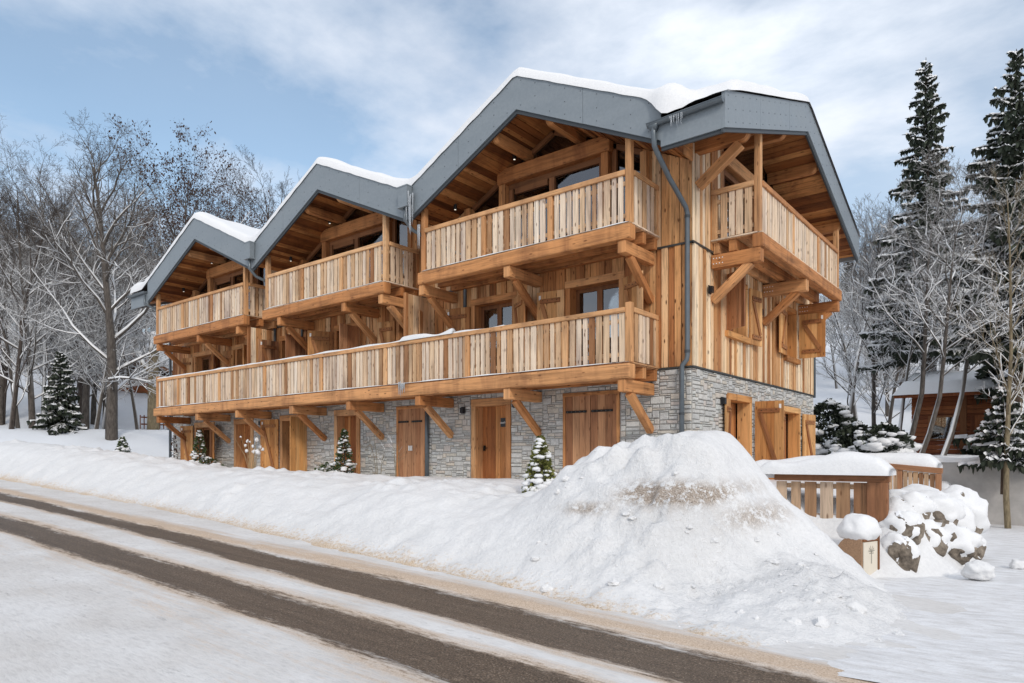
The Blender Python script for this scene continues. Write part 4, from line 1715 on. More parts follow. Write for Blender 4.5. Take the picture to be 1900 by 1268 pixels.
dp = part('downpipe', M['zinc'], chalet, pipe_right, smooth=True)
dp.data.shade_smooth()
part('pipe_collar', M['fascia_edge'], dp, lambda m: [m.tube([(-.06, -.11, z), (-.06, -.11, z + .06)], .064, 12) for z in (3.05, 5.98)] + [m.tube([(-.17, -.15, z), (-.17, -.15, z + .05)], .062, 12) for z in (1.7, .9)])
part('downpipe', M['zinc'], chalet, lambda m: m.tube([(XG - 1.40, YB + .07, 5.4), (.02, YB + .07, 5.3), (.02, YB + .07, 2.7)], .05, 10), smooth=True)
part('downpipe', M['zinc'], chalet, lambda m: m.tube([(XL - .08, -.1, 6.6), (XL - .08, -.1, 0.0)], .06, 10), smooth=True)
part('downpipe', M['zinc'], chalet, lambda m: m.tube([(VAL[3] - .1, yg, ZN - .3), (VAL[3] - .1, yg, 7.05), (VAL[3] + .3, -.9, 6.72), (VAL[3] + .2, -.2, 6.6)], .05, 10), smooth=True)


# ---------------- balconies
def rail_run(m, p0, p1, zb, zt, out, wmin=.10, wmax=.155, gap=(.038, .052)):
    """boards of a balustrade standing between P0 and P1 (xy), face towards OUT"""
    p0, p1, out = Vector((*p0, 0)), Vector((*p1, 0)), Vector((*out, 0))
    d = (p1 - p0)
    L = d.length
    d.normalize()
    Z = Vector((0, 0, 1))
    u = rnd.uniform(*gap)
    while u < L - .05:
        w = min(rnd.uniform(wmin, wmax), L - u - .01)
        if w < .05:
            break
        lean = rnd.uniform(-.006, .006)
        a, b = zb + rnd.uniform(-.012, .012), zt
        m.frame(p0 + d * (u + w / 2) + out * (-.014 + rnd.uniform(-.006, .006)) + Z * (a + b) / 2, (Z + d * lean).normalized(), d, out, b - a, w, .026)
        u += w + rnd.uniform(*gap)
    for z in (zb + .16, zt - .16):
        m.frame(p0 + d * L / 2 - out * .055 + Z * z, d, out, Z, L, .05, .09, .2)


def balcony(x0, x1, zd, ztop, post_x, corbel_x, post_top=None, left=True, right=True, brace_drop=.78, two_joists=True, depth=1.3):
    yf = -depth
    zbeam0, zbeam1 = zd - .34, zd - .02
    zt = ztop - .11

    def deck(m):
        y = -.02
        while y > yf + .1:
            m.box(x0 + .02, x1 - .02, y - .135, y, zd - .035, zd + .0)
            y -= .14
    bal = part('balcony', M['rail'], chalet, deck)
    part('edge_beam', M['beam'], bal, lambda m: m.box(x0 - .06, x1 + .03, yf - .10, yf + .16, zbeam0, zbeam1), .045)
    if two_joists:
        part('joist', M['beam'], bal, lambda m: m.box(x0 + .05, x1 - .02, yf + .56, yf + .72, zbeam0 + .05, zd - .04), .015)
        part('joist', M['beam'], bal, lambda m: m.box(x0 + .05, x1 - .02, -.20, -.06, zbeam0 + .05, zd - .04), .015)
    posts = [x0 + .07, *post_x, x1 - .07]
    for i, px_ in enumerate(posts):
        e = i in (0, len(posts) - 1)
        top = zt
        if e:
            top = (post_top(px_) if post_top else ztop + .10)
        part('balcony_post', M['rail'], bal, lambda m: m.box(px_ - .07, px_ + .07, yf - .012, yf + .13, zd - .02, top), .02)

    def boards(m):
        for a, b in zip(posts, posts[1:]):
            rail_run(m, (a + .075, yf + .01), (b - .075, yf + .01), zd + .03, zt - .005, (0, -1))
        for ok, xx, s in ((right, x1, 1), (left, x0, -1)):
            if ok:
                rail_run(m, (xx - s * .01, yf + .15), (xx - s * .01, -.14), zd + .03, zt - .005, (s, 0))
    part('railing_boards', M['slat'], bal, boards)

    def hand(m):
        m.box(x0 + .14, x1 - .14, yf - .03, yf + .10, zt, ztop)
        for ok, xx, s in ((right, x1, 1), (left, x0, -1)):
            if ok:
                a, b = sorted((xx - s * .11, xx + s * .02))
                m.box(a, b, yf + .13, -.05, zt, ztop, 1)
    part('handrail', M['rail'], bal, hand, .02)

    def ledge(m):
        m.box(x0 + .02, x1 + .01, yf - .05, yf + .05, zd - .018, zd + .012)
        if right:
            m.box(x1 - .08, x1 + .03, yf + .051, -.05, zd - .018, zd + .012, 1)
    part('ledge_board', M['slat'], bal, ledge)
    for s, xx in ((1, x1), (-1, x0)):
        if (s == 1 and right) or (s == -1 and left):
            a, b = sorted((xx - s * .13, xx + s * .0))
            part('end_post', M['rail'], bal, lambda m: m.box(a, b, -.13, -.02, zd - .05, zt), .012)
    for cx_ in corbel_x:
        part('corbel', M['beam'], bal, lambda m: m.box(cx_ - .10, cx_ + .10, yf - .05, -.03, zbeam0 - .27, zbeam0 - .005, 1), .02)

        def br(m):
            a = Vector((cx_, yf + .30, zbeam0 - .29))
            b = Vector((cx_, -.02, zbeam0 - .29 - brace_drop))
            d = (b - a).normalized()
            m.bar(a - d * .03, b, .15, .16, (0, -1, 0))
        part('balcony_brace', M['beam'], bal, br, .015)
    return bal


soft = lambda x: soffit_front(x) - .0
long_balcony = balcony(-22.62, -.78, 2.78, 3.96, [-20.8, -17.65, -14.68, -11.54, -8.57, -5.45, -2.46],
                       [-.98, -4.12, -7.2, -10.15, -13.05, -16.35, -19.2, -22.4])
balcony(-7.10, -.78, 5.72, 6.87, [-4.9, -2.88], [-.98, -4.12, -7.05], soft)
balcony(-14.60, -8.52, 5.72, 6.87, [-12.53, -10.56], [-8.7, -10.38, -13.75], soft)
balcony(-22.62, -15.85, 5.72, 6.87, [-20.42, -18.19], [-16.3, -19.1, -22.4], soft)


def snow_line(m, p0, p1, w, h, nx=None, seed=0, wob=.3):
    """rounded cap of lying snow along an edge"""
    p0, p1 = Vector(p0), Vector(p1)
    d = p1 - p0
    L = d.length
    d.normalize()
    s = Vector((-d.y, d.x, 0)).normalized()
    n = nx or max(4, int(L / .12))
    K = 8
    b = len(m.v)
    for i in range(n + 1):
        t = i / n
        e = min(1.0, min(t, 1 - t) * L / (h * .8) + .15) ** .5
        ww = w * (1 + wob * .35 * noise.noise((t * L * 1.7, seed, 0)))
        hh = h * max(.12, (1 + wob * 2 * noise.noise((t * L * 1.1, seed, 5)))) * e
        off = s * (wob * .12 * w * noise.noise((t * L * 2.3, seed, 9)))
        for k in range(K + 1):
            a = math.pi * k / K
            c, q = math.cos(a), math.sin(a)
            c = math.copysign(abs(c) ** .6, c)
            sag = -.25 * h * (1 - q) * (wob if 0 < k < K else .2) * .5
            m.v.append(p0 + d * (t * L) + off + s * (c * ww / 2) + Vector((0, 0, hh * q ** .55 + sag)))
    for i in range(n):
        for k in range(K):
            q = b + i * (K + 1) + k
            m.face((q, q + 1, q + K + 2, q + K + 1))
    m.face([b + k for k in range(K + 1)])
    m.face([b + n * (K + 1) + k for k in range(K + 1)][::-1])


def rail_snow(m):
    snow_line(m, (-22.5, -1.265, 3.957), (-7.6, -1.265, 3.957), .12, .045, 160, 1, .5)
    snow_line(m, (-7.9, -1.27, 3.957), (-5.9, -1.27, 3.957), .17, .12, 30, 2, .7)
    snow_line(m, (-6.1, -1.26, 3.957), (-4.2, -1.26, 3.957), .10, .03, 30, 3, .6)
    snow_line(m, (-22.5, -1.34, 2.79), (-.8, -1.34, 2.79), .06, .018, 120, 4, .8)
    snow_line(m, (-22.5, -1.34, 5.73), (-15.9, -1.34, 5.73), .06, .016, 60, 5, .8)
    snow_line(m, (-14.5, -1.34, 5.73), (-8.6, -1.34, 5.73), .06, .016, 60, 6, .8)
    snow_line(m, (-7.0, -1.34, 5.73), (-.8, -1.34, 5.73), .06, .016, 60, 7, .8)


tag(part('railing_snow', M['snow_small'], None, rail_snow, smooth=True), 'thin snow lying along the balcony handrails', kind='stuff')

# partition walls between the flats
for px_, y_ in ((-7.98, -1.0), (-15.98, -1.05)):
    part('partition_wall', M['clad_pale'], chalet, lambda m: (
        [m.box(px_ - .03, px_ + .03, ya + .003, yb - .003, 2.82, 5.34, 2) for ya, yb in zip((y_, y_ * .8, y_ * .58, y_ * .4, y_ * .2), (y_ * .8, y_ * .58, y_ * .4, y_ * .2, -.03))],
        m.box(px_ - .05, px_ + .05, y_ - .09, y_, 2.82, 5.36, 2)))

# end balcony
YA, YC = .97, 7.76
XB = 1.14
zd = 5.72


def rdeck(m):
    x = .03
    while x < XB - .12:
        m.box(x, x + .135, YA + .02, YC - .02, zd - .035, zd, 1)
        x += .14


rb = part('balcony', M['rail'], chalet, rdeck)
part('edge_beam', M['beam'], rb, lambda m: m.box(XB - .16, XB + .08, YA - .04, YC + .06, zd - .33, zd - .02, 1), .04)
part('joist', M['beam'], rb, lambda m: m.box(XB - .72, XB - .54, YA + .05, YC, zd - .30, zd - .04, 1), .02)
part('joist', M['beam'], rb, lambda m: m.box(.06, .2, YA + .05, YC, zd - .30, zd - .04, 1), .02)
rposts = [YA + .07, 3.4, 5.6, YC - .07]
for i, py in enumerate(rposts):
    top = soffit_right(py) if i in (0, 3) else 6.76
    part('balcony_post', M['rail'], rb, lambda m: m.box(XB - .13, XB + .012, py - .07, py + .07, zd - .02, top), .02)


def rboards(m):
    for a, b in zip(rposts, rposts[1:]):
        rail_run(m, (XB - .01, a + .075), (XB - .01, b - .075), zd + .03, 6.755, (1, 0))
    rail_run(m, (XB - .15, YA + .01), (.16, YA + .01), zd + .03, 6.755, (0, -1), .12, .18, (.025, .05))


part('railing_boards', M['slat'], rb, rboards)


def rhand(m):
    m.box(XB - .10, XB + .03, YA + .14, YC - .14, 6.76, 6.88, 1)
    m.box(.03, XB - .13, YA - .02, YA + .11, 6.76, 6.88)


part('handrail', M['rail'], rb, rhand, .02)
part('ledge_board', M['slat'], rb, lambda m: (m.box(XB - .05, XB + .05, YA, YC, zd - .018, zd + .012, 1), m.box(.04, XB - .051, YA - .04, YA + .06, zd - .018, zd + .012)))
part('end_post', M['rail'], rb, lambda m: m.box(.03, .16, YA - .0, YA + .13, zd - .05, 6.76), .012)
for cy_ in (1.06, 4.5, 7.68):
    part('corbel', M['beam'], rb, lambda m: m.box(.04, XB + .02, cy_ - .12, cy_ + .12, zd - .64, zd - .335), .02)

    def brr(m):
        a = Vector((XB - .22, cy_, zd - .62))
        b = Vector((.03, cy_, zd - 1.36))
        m.bar(a, b, .17, .18, (0, 0, 1))
    part('balcony_brace', M['beam'], rb, brr, .015)

    def bolts(m):
        for k in range(4):
            for zz_ in (zd - .42, zd - .54):
                m.frame((.10 + .07 * k, cy_ - .123, zz_), (1, 0, 0), (0, 0, 1), (0, 1, 0), .022, .022, .008)
    part('corbel_bolt', M['white'], rb, bolts)


# wall lamps and spots
def lamp(x, y, z, d):
    d = Vector((*d, 0))
    part('wall_lamp', M['black'], chalet, lambda m: (m.frame(Vector((x, y, z)) + d * .06, (d.y, -d.x, 0), d, (0, 0, 1), .11, .10, .15),
                                                   m.frame(Vector((x, y, z)) + d * .03, (d.y, -d.x, 0), d, (0, 0, 1), .15, .02, .19)), .004)


for x, z in ((-6.72, 2.08), (-4.86, 2.16), (-14.92 + .7, 2.05), (-16.9, 2.03)):
    lamp(x, -.04, z, (0, -1))
for y, z in ((.80, 4.57), (4.12, 4.6), (1.55, 2.10)):
    lamp(.04, y, z, (1, 0))
for rd in RIDGE:
    for dx, y in ((-1.0, -.3), (-2.9, -.5)):
        x = rd + dx
        z = soffit_front(x)
        s_ = part('spot_lamp', M['black'], chalet, lambda m: m.tube([(x, y, z + .02), (x, y, z - .12)], .05, 10))
        part('spot_lens', M['spot'], s_, lambda m: m.tube([(x, y, z - .12), (x, y, z - .125)], .026, 10))
z = soffit_right(3.6)
s_ = part('spot_lamp', M['black'], chalet, lambda m: m.tube([(.55, 3.6, z + .02), (.55, 3.6, z - .10)], .05, 10))
part('spot_lens', M['spot'], s_, lambda m: m.tube([(.55, 3.6, z - .10), (.55, 3.6, z - .105)], .038, 10))


# ---------------- snow on the roof
def roof_snow(m):
    x0, x1, y0, y1 = XL - .66, XG + .05, YF - .05, YX + .05
    xs = axis_pts([(x0, x0 + .4, .05), (x0 + .4, x1 - .5, .13), (x1 - .5, x1, .05)])
    ys = axis_pts([(y0, y0 + .4, .05), (y0 + .4, y0 + 2.5, .14), (y0 + 2.5, y1, .3)])
    n = len(xs)
    b = len(m.v)

    def smooth_top(x, y):
        # snow fills the valleys and rounds the ridges
        s = 0
        for dx in (-.35, -.18, 0, .18, .35):
            s += roof_top(min(max(x + dx, x0), x1), y)
        s /= 5
        return max(s, roof_top(x, y))
    for y in ys:
        for x in xs:
            e = min(x - x0, x1 - x, (y - y0) * 1.0, y1 - y)
            h = .27 + .07 * fbm(x * .7, y * .7, 3.0, 3)
            # the snow has slid back from the right hand eaves
            if x > .35 and y < -.6:
                h *= lerp(1.0, sstep(-1.25, -.85, y), sstep(.35, .7, x))
            if x < -22.9:
                h *= 1.3
            if x > .0:
                h *= 1.05 + .25 * sstep(.0, .5, x) * sstep(-1.3, 0, y) * (1 - sstep(1.0, 2.5, y))
            k = max(0.0, min(1.0, e / .30))
            h *= math.sqrt(max(0.0, 1 - (1 - k) ** 2)) * .93 + .07
            xx, yy = x, y
            zz_ = smooth_top(x, y) + h
            if y == ys[0]:
                zz_ = roof_top(x, YF) - .02 + .02 * noise.noise((x * 3, 0, 0))
                yy += .012 * noise.noise((x * 4, 1, 0)) + .02
            # drift slumping out of the valley over the end of the gutter
            wv = math.exp(-((x - .14) / .27) ** 2) * max(0.0, 1 - (y - y0) / 1.1)
            if wv > .01:
                j_ = (y - y0)
                zz_ += wv * (.20 * sstep(.04, .35, j_) - .30 * (1 - sstep(0, .10, j_)))
                yy -= .17 * wv * (1 - .5 * sstep(0, .5, j_)) * (1 + .4 * noise.noise((x * 5, 0, 2)))
            m.v.append(Vector((xx, yy, zz_)))
    for j in range(len(ys) - 1):
        for i in range(n - 1):
            m.face((b + j * n + i, b + j * n + i + 1, b + (j + 1) * n + i + 1, b + (j + 1) * n + i))


rs = part('roof_snow', M['snow'], None, roof_snow, smooth=True)
tag(rs, 'thick smooth snow lying on the three chalet gables', kind='stuff')


# icicles
def icicles(name, pts, label):
    def fill(m):
        for (x, y, z, L, r) in pts:
            n = 6
            m.tube([(x + .006 * noise.noise((k, x, 0)), y, z - L * k / n) for k in range(n + 1)], [r * (1 - k / n) ** .8 + .002 for k in range(n + 1)], 6)
    return tag(part(name, M['ice'], None, fill, smooth=True), label, 'icicles')


rr = random.Random(5)
icicles('icicle_cluster', [(-7.22 + rr.uniform(-.09, .09), -1.62 + rr.uniform(-.05, .05), 7.95 - rr.random() * .6, rr.uniform(.3, .85), rr.uniform(.012, .028)) for _ in range(10)] +
        [(-7.05 + rr.uniform(-.05, .05), -1.45, 6.95, rr.uniform(.4, .9), .022) for _ in range(4)],
        'long icicles hanging from the hopper between the large gable and the middle gable')
icicles('icicle_cluster', [(.25 + .035 * k + rr.uniform(-.01, .01), yg - .07, ZN - .22, rr.uniform(.06, .26), .008) for k in range(9)],
        'row of tiny icicles hanging from the gutter at the right end')
icicles('icicle_cluster', [(-7.75 + rr.uniform(-.12, .12), -1.42, 2.86 - rr.random() * .1, rr.uniform(.15, .5), rr.uniform(.012, .022)) for _ in range(9)],
        'frozen drip icicles on the lower long balcony beam')


# ================================================================== FENCES, CABINET, ROCKS
def fence(x0, x1, y, ztop, zbot, label, wide_post, dz=0.0, n_int=0):
    t = thing('fence', label, 'fence', ((x0 + x1) / 2, y, zbot))
    zf = lambda x: dz * (x - x0) / (x1 - x0)
    part('fence_rail', M['fence_rail'], t, lambda m: m.bar((x0 - .03, y, ztop - .06 + zf(x0)), (x1 + .02, y, ztop - .06 + zf(x1)), .13, .11), .012)

    def boards(m):
        x = x0
        end = x1 - wide_post
        while x < end - .06:
            w = rnd.uniform(.13, .21) if n_int == 0 else rnd.uniform(.055, .09)
            w = min(w, end - x)
            m.box(x, x + w, y - .03, y - .005, zbot, ztop - .13 + zf(x), 2)
            x += w + (rnd.uniform(.05, .085) if n_int == 0 else rnd.uniform(.012, .028))
        m.bar((x0, y + .02, zbot + .42), (x1, y + .02, zbot + .42 + dz), .04, .08)
        m.bar((x0, y + .02, ztop - .2), (x1, y + .02, ztop - .2 + dz), .04, .08)
    part('fence_board', M['fence'], t, boards)
    part('fence_post', M['fence_rail'], t, lambda m: m.box(x1 - max(.1, wide_post), x1, y - .07, y + .05, zbot - .4, ztop - .115 + dz), .01)
    for k in range(n_int):
        xx = lerp(x0, x1, (k + 1) / (n_int + 1) * .72)
        part('fence_post', M['fence_rail'], t, lambda m: m.box(xx - .045, xx + .045, y - .04, y + .05, zbot - .3, ztop - .115 + zf(xx)), .008)
    return t


fence(2.45, 4.17, -2.0, .50, -.62, 'short board fence with wide brown end post behind the grey-brown cabinet', .30)
fence(3.36, 4.47, 1.5, .68, -.4, 'narrow-slatted fence above the snowy rocks beside the drive', .05, -.11, 1)


def fence_snow_fill(m):
    snow_line(m, (2.2, -1.95, .50), (4.22, -1.95, .50), .56, .29, 60, 11, .3)
    snow_line(m, (1.8, -1.55, .42), (3.9, -1.55, .45), .7, .36, 40, 12, .15)


tag(part('fence_snow', M['snow'], None, fence_snow_fill, smooth=True), 'thick snow cap lying on the fence beside the heap', kind='stuff')


def fence_snow_fill2(m):
    snow_line(m, (2.6, 1.9, .66), (4.40, 1.9, .55), .8, .27, 50, 13, .2)


tag(part('fence_snow', M['snow'], None, fence_snow_fill2, smooth=True), 'snow cap lying behind the narrow-slatted fence', kind='stuff')

# utility cabinet
cab = thing('utility_cabinet', 'brown roughcast meter cabinet with cream door, capped with snow beside the fence', 'cabinet', (3.8, -3.0, -1.0))


CROT = math.radians(-18)


def cabp(u, v, z):
    """u along the front, v back from the corner between front and door"""
    c_, s_ = math.cos(CROT), math.sin(CROT)
    return Vector((4.03 + u * c_ - v * s_, -3.17 + u * s_ + v * c_, z))


CW, CD = .38, .42


def cab_body(m):
    zb, zt = -1.25, -.42
    prof = [(-CW, zb), (0, zb), (0, zt - .01)]
    for k in range(9):
        t = k / 8
        prof.append((lerp(-.02, -CW, t), zt + .03 * math.sin(math.pi * t) - .13 * t ** 4))
    m.prism([cabp(u, 0, z) for u, z in prof], cabp(0, CD, 0) - cabp(0, 0, 0))


CB = [cabp(1, 0, 0) - cabp(0, 0, 0), cabp(0, 1, 0) - cabp(0, 0, 0), Vector((0, 0, 1))]
body = part('cabinet_body', M['stucco'], cab, cab_body, .012)
cd = part('cabinet_door', M['cream'], cab, lambda m: m.frame(cabp(.012, CD * .47, -.82), CB[2], CB[1], CB[0], .72, CD * .86, .02), .004)
part('door_frame', M['frame'], cd, lambda m: (m.frame(cabp(.015, CD - .02, -.80), CB[2], CB[1], CB[0], .84, .04, .035), m.frame(cabp(.014, CD * .47, -.435), CB[1], CB[2], CB[0], CD * .9, .03, .03)))


def emblem(m):
    X, c = .0235, CD * .5
    P = lambda y, z: cabp(X, c + y, z)
    e = CB[0] * .002
    m.prism([P(-.012, -.78), P(.012, -.78), P(.010, -.60), P(-.010, -.60)], e)
    for dy, dz in ((.075, .02), (.065, .055), (-.075, .02), (-.06, .06), (.035, .085), (-.03, .09)):
        m.prism([P(-.006, -.615), P(.006, -.60), P(dy, -.61 + dz + .008), P(dy * 1.05, -.61 + dz - .008)], e)
    m.prism([P(-.06, -.635), P(.06, -.635), P(.055, -.622), P(-.055, -.622)], e)


part('emblem', M['grey_mark'], cd, emblem)


def blob(m, c, s, seed, amp=.16, sub=4, flat=None):
    bm = bmesh.new()
    bmesh.ops.create_icosphere(bm, subdivisions=sub, radius=1.0)
    b = len(m.v)
    for v in bm.verts:
        q = v.co.copy()
        q *= 1 + amp * fbm(q.x * 1.4 + seed, q.y * 1.4, q.z * 1.4, 3)
        if flat is not None:
            q.z = max(q.z, flat)
        m.v.append(Vector((c[0] + q.x * s[0], c[1] + q.y * s[1], c[2] + q.z * s[2])))
    for f in bm.faces:
        m.face([b + v.index for v in f.verts], None, .5)
    bm.free()


cc_ = cabp(-CW * .45, CD * .5, 0)
part('snow_cap', M['snow'], cab, lambda m: blob(m, (cc_.x, cc_.y, -.29), (.28, .29, .24), 2, .16, 4, -.6), smooth=True)

# rocks of the little retaining wall
ROCKS = [((4.36, -1.45, -.10), (.34, .30, .28), 1), ((4.60, -.85, -.24), (.40, .34, .34), 2), ((4.42, -.45, -.10), (.44, .38, .30), 3), ((4.80, -.20, -.48), (.32, .34, .42), 4),
         ((4.58, -1.62, -.60), (.36, .28, .32), 5), ((4.84, -1.02, -.70), (.42, .32, .32), 6), ((4.40, -2.36, -.82), (.24, .18, .34), 7), ((4.84, .55, -.42), (.40, .40, .52), 8), ((4.38, -1.98, -.40), (.28, .22, .28), 9),
         ((5.02, .1, -.84), (.26, .24, .26), 10)]
ROCK_LABEL = ['flat-topped snowy rock under the left part of the slatted fence', 'snowy rock with an overhanging brown edge in the middle of the rock wall', 'broad white-capped rock highest in the rock wall',
              'upright rock at the outer edge of the rock wall', 'low rock beside the wide fence post', 'dark slanting rock low in the rock wall facing the drive',
              'dark pointed rock just behind the cream cabinet door', 'tall snow-covered boulder at the far end of the rock wall', 'small rock wedged against the wide fence post', 'small rock at the foot of the wall on the drive']
for (c, s, sd_), lb in zip(ROCKS, ROCK_LABEL):
    def rk(m):
        b0 = len(m.v)
        blob(m, (0, 0, 0), (1, 1, 1), sd_ * 3.3, .38, 4)
        for i in range(b0, len(m.v)):
            q = m.v[i]
            # chip the boulder into facets
            for nx_, ny_, nz_, dd in ((.7, -.6, .3, .78), (-.5, -.8, -.2, .8), (.2, -.5, -.8, .75), (.8, .3, -.4, .8), (0, -.95, .3, .86)):
                nn = Vector((nx_, ny_, nz_)).normalized()
                k = q.dot(nn) - dd
                if k > 0:
                    q -= nn * k
            m.v[i] = Vector((c[0] + q.x * s[0], c[1] + q.y * s[1], c[2] + q.z * s[2]))
    r_ = part('rock', M['rock'], None, rk, smooth=False)
    tag(r_, lb, 'rock', 'rocks of the snowy retaining wall')
    part('snow_cap', M['snow_small'], r_, lambda m: blob(m, (c[0] - .06, c[1] + .07, c[2] + s[2] * .34), (s[0] * 1.16, s[1] * 1.10, s[2] * .94), sd_ * 1.9, .27, 4, -.95), smooth=True)

# clods thrown up by the plough
CL = [((5.35, -2.2, -.86), .17, 'round snow clod lying on the drive below the rocks'), ((4.55, -6.1, -.86), .11, 'snow clod at the right foot of the ploughed heap'),
      ((5.75, -.6, -.93), .10, 'small snow clod far along the drive'), ((4.2, -7.0, -.90), .08, 'small clod on the flat snow near the road')]
for c, s, lb in CL:
    cl = part('snow_clod', M['ground'], None, lambda m: blob(m, (c[0], c[1], c[2]), (s * 1.1, s, s * .85), s * 90, .3, 4), smooth=True)
    tag(cl, lb, 'snow clod', 'snow clods beside the drive')

def heap_clods(m):
    R = random.Random(9)
    n = 0
    while n < 70:
        x, y = R.uniform(.3, 5.2), R.uniform(-7.7, -4.4)
        if R.random() > chunkiness(x, y) + .08 or y < y_toe(x) + .1:
            continue
        s = .015 + .055 * R.random() ** 3
        blob(m, (x, y, ground_z(x, y) + s * .15), (s * R.uniform(.9, 1.5), s * R.uniform(.9, 1.4), s * R.uniform(.6, 1.0)), n * 3.1, .45, 2)
        n += 1


tag(part('heap_clods', M['ground'], None, heap_clods), 'loose lumps of snow scattered over the ploughed heap', kind='stuff')

# grey retaining wall behind the drive
rw = tag(part('retaining_wall', M['render_grey'], None, lambda m: m.box(2.8, 14.0, 7.75, 8.3, -1.4, .66)), 'grey rendered retaining wall at the end of the drive', 'wall')


def wall_snow(m):
    snow_line(m, (2.6, 8.1, .64), (14, 8.1, .64), .8, .14, 90, 21, .6)


tag(part('wall_snow', M['snow'], None, wall_snow, smooth=True), 'snow lying on the grey retaining wall', kind='stuff')


# ================================================================== PLANTS
def leaf_shrub(name, x, y, h, r, mat, label, cat, nleaf=900, snow=40, leaf=.06, shape='cone', sink=.05, sd_=1, group=None, top_bare=False):
    R = random.Random(sd_)
    z0 = ground_z(x, y) - sink
    t = thing(name, label, cat, (x, y, z0), group)
    prof = (lambda u: (1 - u) ** .75 * .98 + .03) if shape == 'cone' else (lambda u: math.sqrt(max(0, 1 - (2 * u - .8) ** 2 * .8)))

    def surf(R, inner=.35):
        u = R.random() ** 1.2
        a = R.uniform(0, 2 * math.pi)
        rr_ = r * prof(u) * R.uniform(inner, 1.0) * (1 + .25 * noise.noise((math.cos(a) * 1.5 + sd_, math.sin(a) * 1.5, u * 5)))
        return Vector((x + math.cos(a) * rr_, y + math.sin(a) * rr_, z0 + u * h)), a, u

    def foliage(m):
        for _ in range(nleaf):
            p, a, u = surf(R)
            d = Vector((math.cos(a) * .8, math.sin(a) * .8, R.uniform(-.3, 1.1))).normalized()
            s = d.orthogonal().normalized()
            s.rotate(__import__('mathutils').Quaternion(d, R.uniform(0, 6.28)))
            l = leaf * R.uniform(.7, 1.5)
            w = l * R.uniform(.28, .5)
            b = len(m.v)
            m.v.extend([p, p + d * l * .5 + s * w, p + d * l, p + d * l * .5 - s * w])
            m.face((b, b + 1, b + 2, b + 3), None, R.random())
    part('foliage', M[mat], t, foliage)
    part('stem', M['bark_dark'], t, lambda m: m.tube([(x, y, z0 - .1), (x + .02, y, z0 + h * .5), (x, y, z0 + h * .97)], [.03, .02, .006], 6))

    def clumps(m):
        for k in range(snow):
            p, a, u = surf(R, .75)
            s = r * R.uniform(.10, .34) * (1.1 - u * .6)
            blob(m, p + Vector((0, 0, s * .4)), (s * 1.25, s * 1.1, s * .55), k * 1.7 + sd_, .35, 2)
    part('clinging_snow', M['snow_small'], t, clumps, smooth=True)
    return t


leaf_shrub('thuja_bush', -1.08, -4.1, 1.04, .31, 'thuja', 'yellow-green conical thuja powdered with snow, before the wall between two doors', 'shrub', 2600, 130, .055, 'cone', .05, 11)
leaf_shrub('conifer_shrub', -11.1, -.75, 1.40, .34, 'evergreen', 'slender snowy conifer standing before the brown panel door left of the middle store doors', 'shrub', 900, 60, .07, 'cone', .02, 12)
leaf_shrub('low_shrub', -11.4, -1.15, .42, .36, 'evergreen', 'low snow-capped bush at the foot of the slender conifer', 'shrub', 300, 22, .07, 'dome', .05, 13)
leaf_shrub('conifer_shrub', -19.95, -.85, 1.62, .36, 'evergreen', 'bushy conifer loaded with snow in front of the leftmost windows of the stone floor', 'shrub', 700, 75, .08, 'cone', .05, 14)
leaf_shrub('low_shrub', -18.85, -1.0, .55, .45, 'evergreen', 'rounded snow-covered bush by the door nearest the left end', 'shrub', 260, 30, .08, 'dome', .05, 15)
leaf_shrub('sapling', -21.95, -.9, 1.55, .2, 'brown_leaf', 'thin sapling with snowy brown leaves at the left corner of the stone wall', 'sapling', 130, 28, .08, 'cone', .05, 16)
leaf_shrub('conifer_shrub', -27.6, -.6, 1.05, .42, 'evergreen', 'small round fir tree in the open snow left of the chalet', 'shrub', 800, 60, .08, 'cone', .05, 17)


def stems(name, x, y, h, n, label, cat, seed, spread=.35, mat='twig', heads=True, branchy=False):
    R = random.Random(seed)
    z0 = ground_z(x, y) - .05
    t = thing(name, label, cat, (x, y, z0))

    tips = []

    def fill(m):
        for k in range(n):
            a = R.uniform(0, 6.28)
            hh = h * R.uniform(.55, 1.0)
            q = spread * R.uniform(.2, 1.0)
            P = [Vector((x + .06 * math.cos(a), y + .06 * math.sin(a), z0)),
                 Vector((x + q * .45 * math.cos(a), y + q * .45 * math.sin(a), z0 + hh * .55)),
                 Vector((x + q * math.cos(a), y + q * math.sin(a), z0 + hh))]
            m.tube(P, [.009, .007, .003], 4)
            tips.append(P[2])
            if branchy:
                for _ in range(5):
                    tt = R.uniform(.35, .95)
                    c = P[0].lerp(P[1], min(1, tt * 2)) if tt < .5 else P[1].lerp(P[2], tt * 2 - 1)
                    b = R.uniform(0, 6.28)
                    e = c + Vector((math.cos(b) * .22, math.sin(b) * .22, R.uniform(.1, .3)))
                    m.tube([c, e], [.005, .002], 3)
    part('stem', M[mat], t, fill)
    if heads:
        def hd(m):
            for k, p in enumerate(tips[:14]):
                s = R.uniform(.025, .07)
                blob(m, p, (s, s, s * 1.1), k + seed, .55, 2)
        part('clinging_snow', M['snow_small'], t, hd, smooth=True)
    return t


stems('dry_flower_clump', -15.1, -1.5, 1.3, 22, 'clump of dry straw stems with snow heads before the shuttered window', 'dry plant', 31, .55)
stems('bare_sapling', -8.6, -1.5, 1.4, 3, 'thin bare twigs in the snow before the plank store doors left of centre', 'sapling', 32, .5, 'bark_pale', False, True)
stems('bare_sapling', -7.7, -1.6, 1.5, 3, 'thin bare twigs in the snow beside the grey downpipe', 'sapling', 33, .25, 'bark_pale', False, True)


